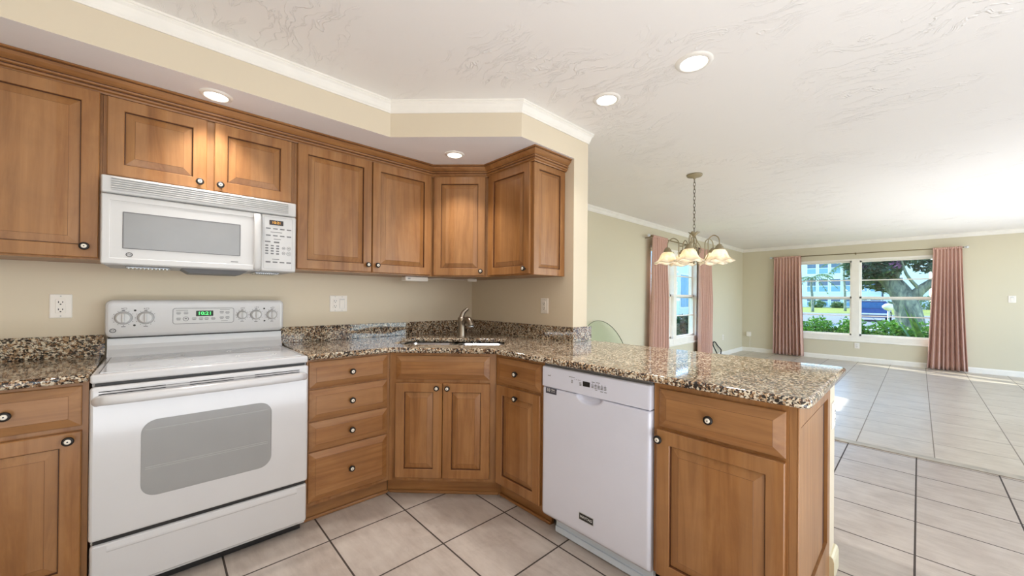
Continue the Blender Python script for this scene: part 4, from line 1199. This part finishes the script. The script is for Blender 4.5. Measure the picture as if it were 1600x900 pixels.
# agave
t = thing('agave', 'spiky green agave at the right end of the hedge outside the far window', 'plant', (9.55, -3.02, GZ))
rnd = random.Random(9)
for k in range(16):
    az = k * 2.399; el = .70 + .65 * (k / 16); L = 1.45 + .25 * rnd.random(); wv = .065
    h = Vector((math.cos(az), math.sin(az), 0)); sd_ = Vector((-math.sin(az), math.cos(az), 0)); lp = []
    for j in range(8):
        u = j / 7; c_ = h * (L * u * math.cos(el) + .03) + Vector((0, 0, L * u * math.sin(el) - .18 * u * u)); ww = wv * (1 - u ** 2.2) * (0.6 + 1.2 * u if u < .4 else 1.08) + .002
        lp.append([c_ - sd_ * ww + Vector((0, 0, .02 * (1 - u))), c_ - Vector((0, 0, .012 * (1 - u) + .001)), c_ + sd_ * ww + Vector((0, 0, .02 * (1 - u))), c_ + Vector((0, 0, .004))])
    obj('leaf', MB().loops(lp, smooth=False), AGAVE, t)

# big leaning tree
t = thing('tree', 'big leaning tree with mottled trunk outside the right half of the far window', 'tree', (13, -2.66, GZ))
def tw(pts, rad, seg=14): return MB().tube(smooth_path(pts, 6), [rad[0] + (rad[1] - rad[0]) * k / (6 * (len(pts) - 1)) for k in range(6 * (len(pts) - 1) + 1)], seg)
W('trunk', tw([(13, -2.72, GZ - .02), (13, -2.67, .4), (13, -2.60, 1.0), (13, -2.46, 1.45), (13.05, -2.20, 1.85), (13.1, -1.80, 2.3), (13.2, -1.3, 2.8)], (.34, .13)), BARK, t)
for pts, rad in (([(13, -2.6, 1.1), (12.95, -2.80, 1.45), (12.9, -3.1, 1.75), (12.9, -3.6, 2.1)], (.16, .07)), ([(13.03, -2.3, 1.7), (12.8, -2.45, 2.1), (12.7, -2.7, 2.6)], (.1, .04)),
                 ([(13.06, -2.1, 1.95), (12.8, -1.8, 2.1), (12.6, -1.5, 2.5)], (.08, .03)), ([(12.95, -2.85, 1.5), (12.6, -2.6, 1.9), (12.4, -2.5, 2.3)], (.05, .02)), ([(12.93, -2.95, 1.62), (12.7, -3.2, 1.6), (12.5, -3.4, 1.85)], (.04, .015))):
    W('branch', tw(pts, rad, 9), BARK, t)
mb = leaf_cloud([(13.0, -1.75, 2.35, .8, .55, .42), (13.4, -2.3, 2.75, .9, .8, .5), (12.7, -2.15, 2.05, .5, .35, .25), (13.2, -3.3, 2.9, .9, .9, .55), (13.4, -1.75, 1.72, .3, .35, .16), (13.6, -2.2, 1.62, .4, .35, .2), (12.7, -3.2, 2.05, .35, .3, .18), (12.8, -1.7, 1.95, .45, .40, .30), (12.6, -2.5, 2.45, .5, .5, .3), (13.6, -2.9, 2.3, .4, .35, .3)], 6500, .15, 77)
W('foliage', mb, TREEL, t)
W('blossom', leaf_cloud([(12.6, -1.66, 2.14, .18, .14, .10), (12.6, -2.35, 2.2, .22, .2, .12)], 160, .10, 78), FLOWER, t)

# palms
def palm(label, x, y, h, fr, seed):
    t = thing('palm_tree', label, 'palm', (x, y, GZ), 0, 'slim palms across the road'); rnd = random.Random(seed)
    obj('trunk', tw([(0, 0, 0), (.1, .05, h * .4), (0, .15, h * .75), (0, .1, h)], (.16, .10), 8), BARK, t)
    for k in range(11):
        az = k * 2.399; el = rnd.uniform(-.1, .9); hh = Vector((math.cos(az), math.sin(az), 0)); sd_ = Vector((-math.sin(az), math.cos(az), 0)); mb = MB(); cs = []
        for j in range(9):
            u = j / 8; cs.append(hh * fr * u * math.cos(el * .6) + Vector((0, .1, h + fr * (u * math.sin(el) - .75 * u * u))))
        mb.tube(cs, .02, 5)
        for j in range(1, 9):
            for s_ in (-1, 1):
                b_ = cs[j]; tip = b_ + sd_ * s_ * fr * .32 * (1.1 - j / 9) + hh * fr * .12 + Vector((0, 0, -.14 * fr))
                v = [mb.bm.verts.new(p_) for p_ in (b_ - hh * .09, tip, b_ + hh * .09)]; mb.face(v)
        obj('frond', mb, PALML, t)
palm('slim palm with a low crown in front of the pale blue apartments', 57, 6.2, 4.2, 2.3, 3)
palm('taller slim palm beside the window mullion in front of the apartments', 66, 4.05, 6.3, 2.6, 4)

# apartment buildings across the road
def apt(label, x, y0, y1, h, dep, rows, roof='hip', gable=None):
    t = thing('apartment_building', label, 'building', (x, (y0 + y1) / 2, GZ))
    mb = MB(); mb.box(x, x + dep, y0, y1, GZ, h); W('wall', mb, STUCCO, t)
    mb = MB(); ov_ = .25
    a = [(x - ov_, y0 - ov_, h), (x + dep + ov_, y0 - ov_, h), (x + dep + ov_, y1 + ov_, h), (x - ov_, y1 + ov_, h)]
    rh = 2.4; xm = x + dep / 2
    b = [(xm, y0 + dep * .45, h + rh), (xm, y1 - dep * .45, h + rh)]
    mb.extend(a + b + [(p_[0], p_[1], h - .35) for p_ in a], [(0, 4, 5, 3), (1, 2, 5, 4), (0, 1, 4), (2, 3, 5), (6, 7, 1, 0), (7, 8, 2, 1), (8, 9, 3, 2), (9, 6, 0, 3), (9, 8, 7, 6)])
    W('roof', mb, [ROOF], t)
    mb = MB(); mb.box(x - ov_ - .05, x - ov_, y0 - ov_, y1 + ov_, h - .4, h + .1); W('fascia', mb, STUCCOW, t)
    for (wy0, wy1, wz0, wz1, kind) in rows:
        mb = MB(); mb.box(x - .12, x + .05, wy0 - .12, wy1 + .12, wz0 - .15, wz1 + .15)
        wn = W('window', mb, STUCCOW, t)
        mb = MB(); zm_ = wz0 + (wz1 - wz0) * .45
        if kind == 's':
            mb.box(x - .14, x - .1, wy0, wy1, zm_ + .06, wz1, 0); mb.box(x - .14, x - .1, wy0, wy1, wz0, zm_ - .06, 1)
        else:
            ym = (wy0 + wy1) / 2
            for q0, q1 in ((wy0, ym - .05), (ym + .05, wy1)):
                mb.box(x - .14, x - .1, q0, q1, zm_ + .05, wz1, 0); mb.box(x - .14, x - .1, q0, q1, wz0, zm_ - .05, 0)
        W('pane', mb, [WINDK, SCREEN], wn)
    return t
BX = 95
def by(u): # wall coordinate along the facade seen at that column of the far window
    d = Fv + Rv * ((u - CAM['cx']) / CAM['f']) - Uv * ((435 - CAM['cy']) / CAM['f'])
    k = (BX - CAM['pos'][0]) / d.x; return CAM['pos'][1] + d.y * k
yy = [12.5, 10.6, 8.8, 7.0]
rows = []
for zz0, zz1 in ((6.5, 8.9), (2.9, 5.4), (.1, 1.9)):
    for k in range(6): rows.append((11.5 - k * 1.9 , 12.9 - k * 1.9, zz0, zz1, 's'))
apt('pale blue apartment block with screened porches across the road, leftmost', BX, 1.9, 16, 9.8, 9, rows)
rows = [(-.9, 1.3, 2.6, 5.2, 'w'), (-.9, 1.3, 6.4, 8.6, 'w')]
apt('narrow pale blue apartment block with paired windows, middle of the view', BX - 3, -4.0, 1.4, 9.6, 9, rows)
rows = []
for zz0, zz1 in ((6.6, 9.4), (2.8, 5.6), (-.1, 2.0)):
    for k in range(5): rows.append((-8.2 - k * 2.9, -6.2 - k * 2.9, zz0, zz1, 'w'))
apt('pale blue apartment block behind the big tree, rightmost', BX, -22, -4.5, 10.4, 9, rows)
# neighbouring wing outside the dining window
t = thing('neighbour_house', 'pale blue neighbouring wing outside the dining wall window', 'building', (17, 6, GZ))
W('wall', MB().box(7, 30, 6, 10, GZ, 4.3), STUCCO, t)
mb = MB(); mb.loops([[(6.6, 5.6, 4.3), (30.4, 5.6, 4.3), (30.4, 10.4, 4.3), (6.6, 10.4, 4.3)], [(7.5, 7.6, 5.0), (29, 7.6, 5.0), (29, 8.4, 5.0), (7.5, 8.4, 5.0)]]); W('roof', mb, ROOF, t)
for k in range(7):
    x = 10.5 + k * 2.6
    f = W('window', MB().box(x, x + 1.5, 5.96, 6.02, .7, 2.6), STUCCOW, t)
    mb = MB(); mb.box(x + .08, x + .71, 5.94, 5.97, .78, 2.52); mb.box(x + .79, x + 1.42, 5.94, 5.97, .78, 2.52); W('pane', mb, SCREEN, f)
t = thing('garden_bush', 'dense green bush outside the dining wall window', 'bush', (9.7, 2.1, GZ))
obj('foliage', leaf_cloud([(0, 0, .40, .75, .55, .52), (.2, .1, .55, .5, .4, .42)], 1700, .14, 55), TREEL, t)
obj('stem', MB().tube([(0, 0, 0), (.05, 0, .3), (.1, .05, .7)], .03, 6), BARK, t)
# shrubs at the foot of the apartments
for i, (y, s_) in enumerate(((10.5, 1.0), (7.5, .8), (4.2, 1.2), (1.0, .9), (-4.0, 1.6), (-9, 1.3))):
    t = thing('foundation_shrub', 'small round shrub at the foot of the distant apartments', 'shrub', (BX - 5.5, y, GZ), 0, 'shrubs along the distant apartments')
    obj('foliage', leaf_cloud([(0, 0, .7 * s_, 1.1 * s_, 1.4 * s_, .8 * s_)], 260, .5, 90 + i), PALML, t)
# parked car seen from behind the hedge
t = thing('parked_car', 'dark blue parked car seen past the hedge through the far window', 'car', (34.0, -.58, GZ + .02))
L_ = [(-1.0, .28), (-1.02, .62), (-.93, .90), (-.72, 1.36), (-.3, 1.42), (.9, 1.40), (1.7, .98), (2.8, .86), (3.0, .60), (3.0, .28)]
obj('body', MB().loops([[(x, .88 - (.12 if z > 1 else 0), z) for x, z in L_], [(x, -.88 + (.12 if z > 1 else 0), z) for x, z in L_]]), CARB, t)
obj('rear_window', MB().extend([(-.945, -.68, .93), (-.945, .68, .93), (-.755, .6, 1.32), (-.755, -.6, 1.32)], [(0, 1, 2, 3)]), WINDK, t)
obj('bumper', MB().box(-1.08, -.98, -.85, .85, .48, .60, bev=.02), SILV, t)
obj('roof_strip', MB().box(-.74, .9, -.74, .74, 1.40, 1.44, bev=.01), SILV, t)
for x in (-.55, 2.2):
    for y in (-.80, .80): obj('wheel', MB().lathe([(.30, -.10), (.32, -.08), (.32, .08), (.30, .10)], (x, y, .32), (0, 1, 0), 24), RUBBER, t)
# globe lamp post
t = thing('lamp_post', 'slim pale post with a white globe outside the far window', 'lamp', (20.5, -1.93, GZ))
obj('post', MB().lathe([(.07, 0), (.05, .1), (.035, .2), (.03, 1.05)], seg=12), SILV, t)
obj('globe', MB().lathe([(.03, 1.04), (.12, 1.08), (.20, 1.17), (.20, 1.24), (.12, 1.32), (.02, 1.35)], seg=20), PORC, t)
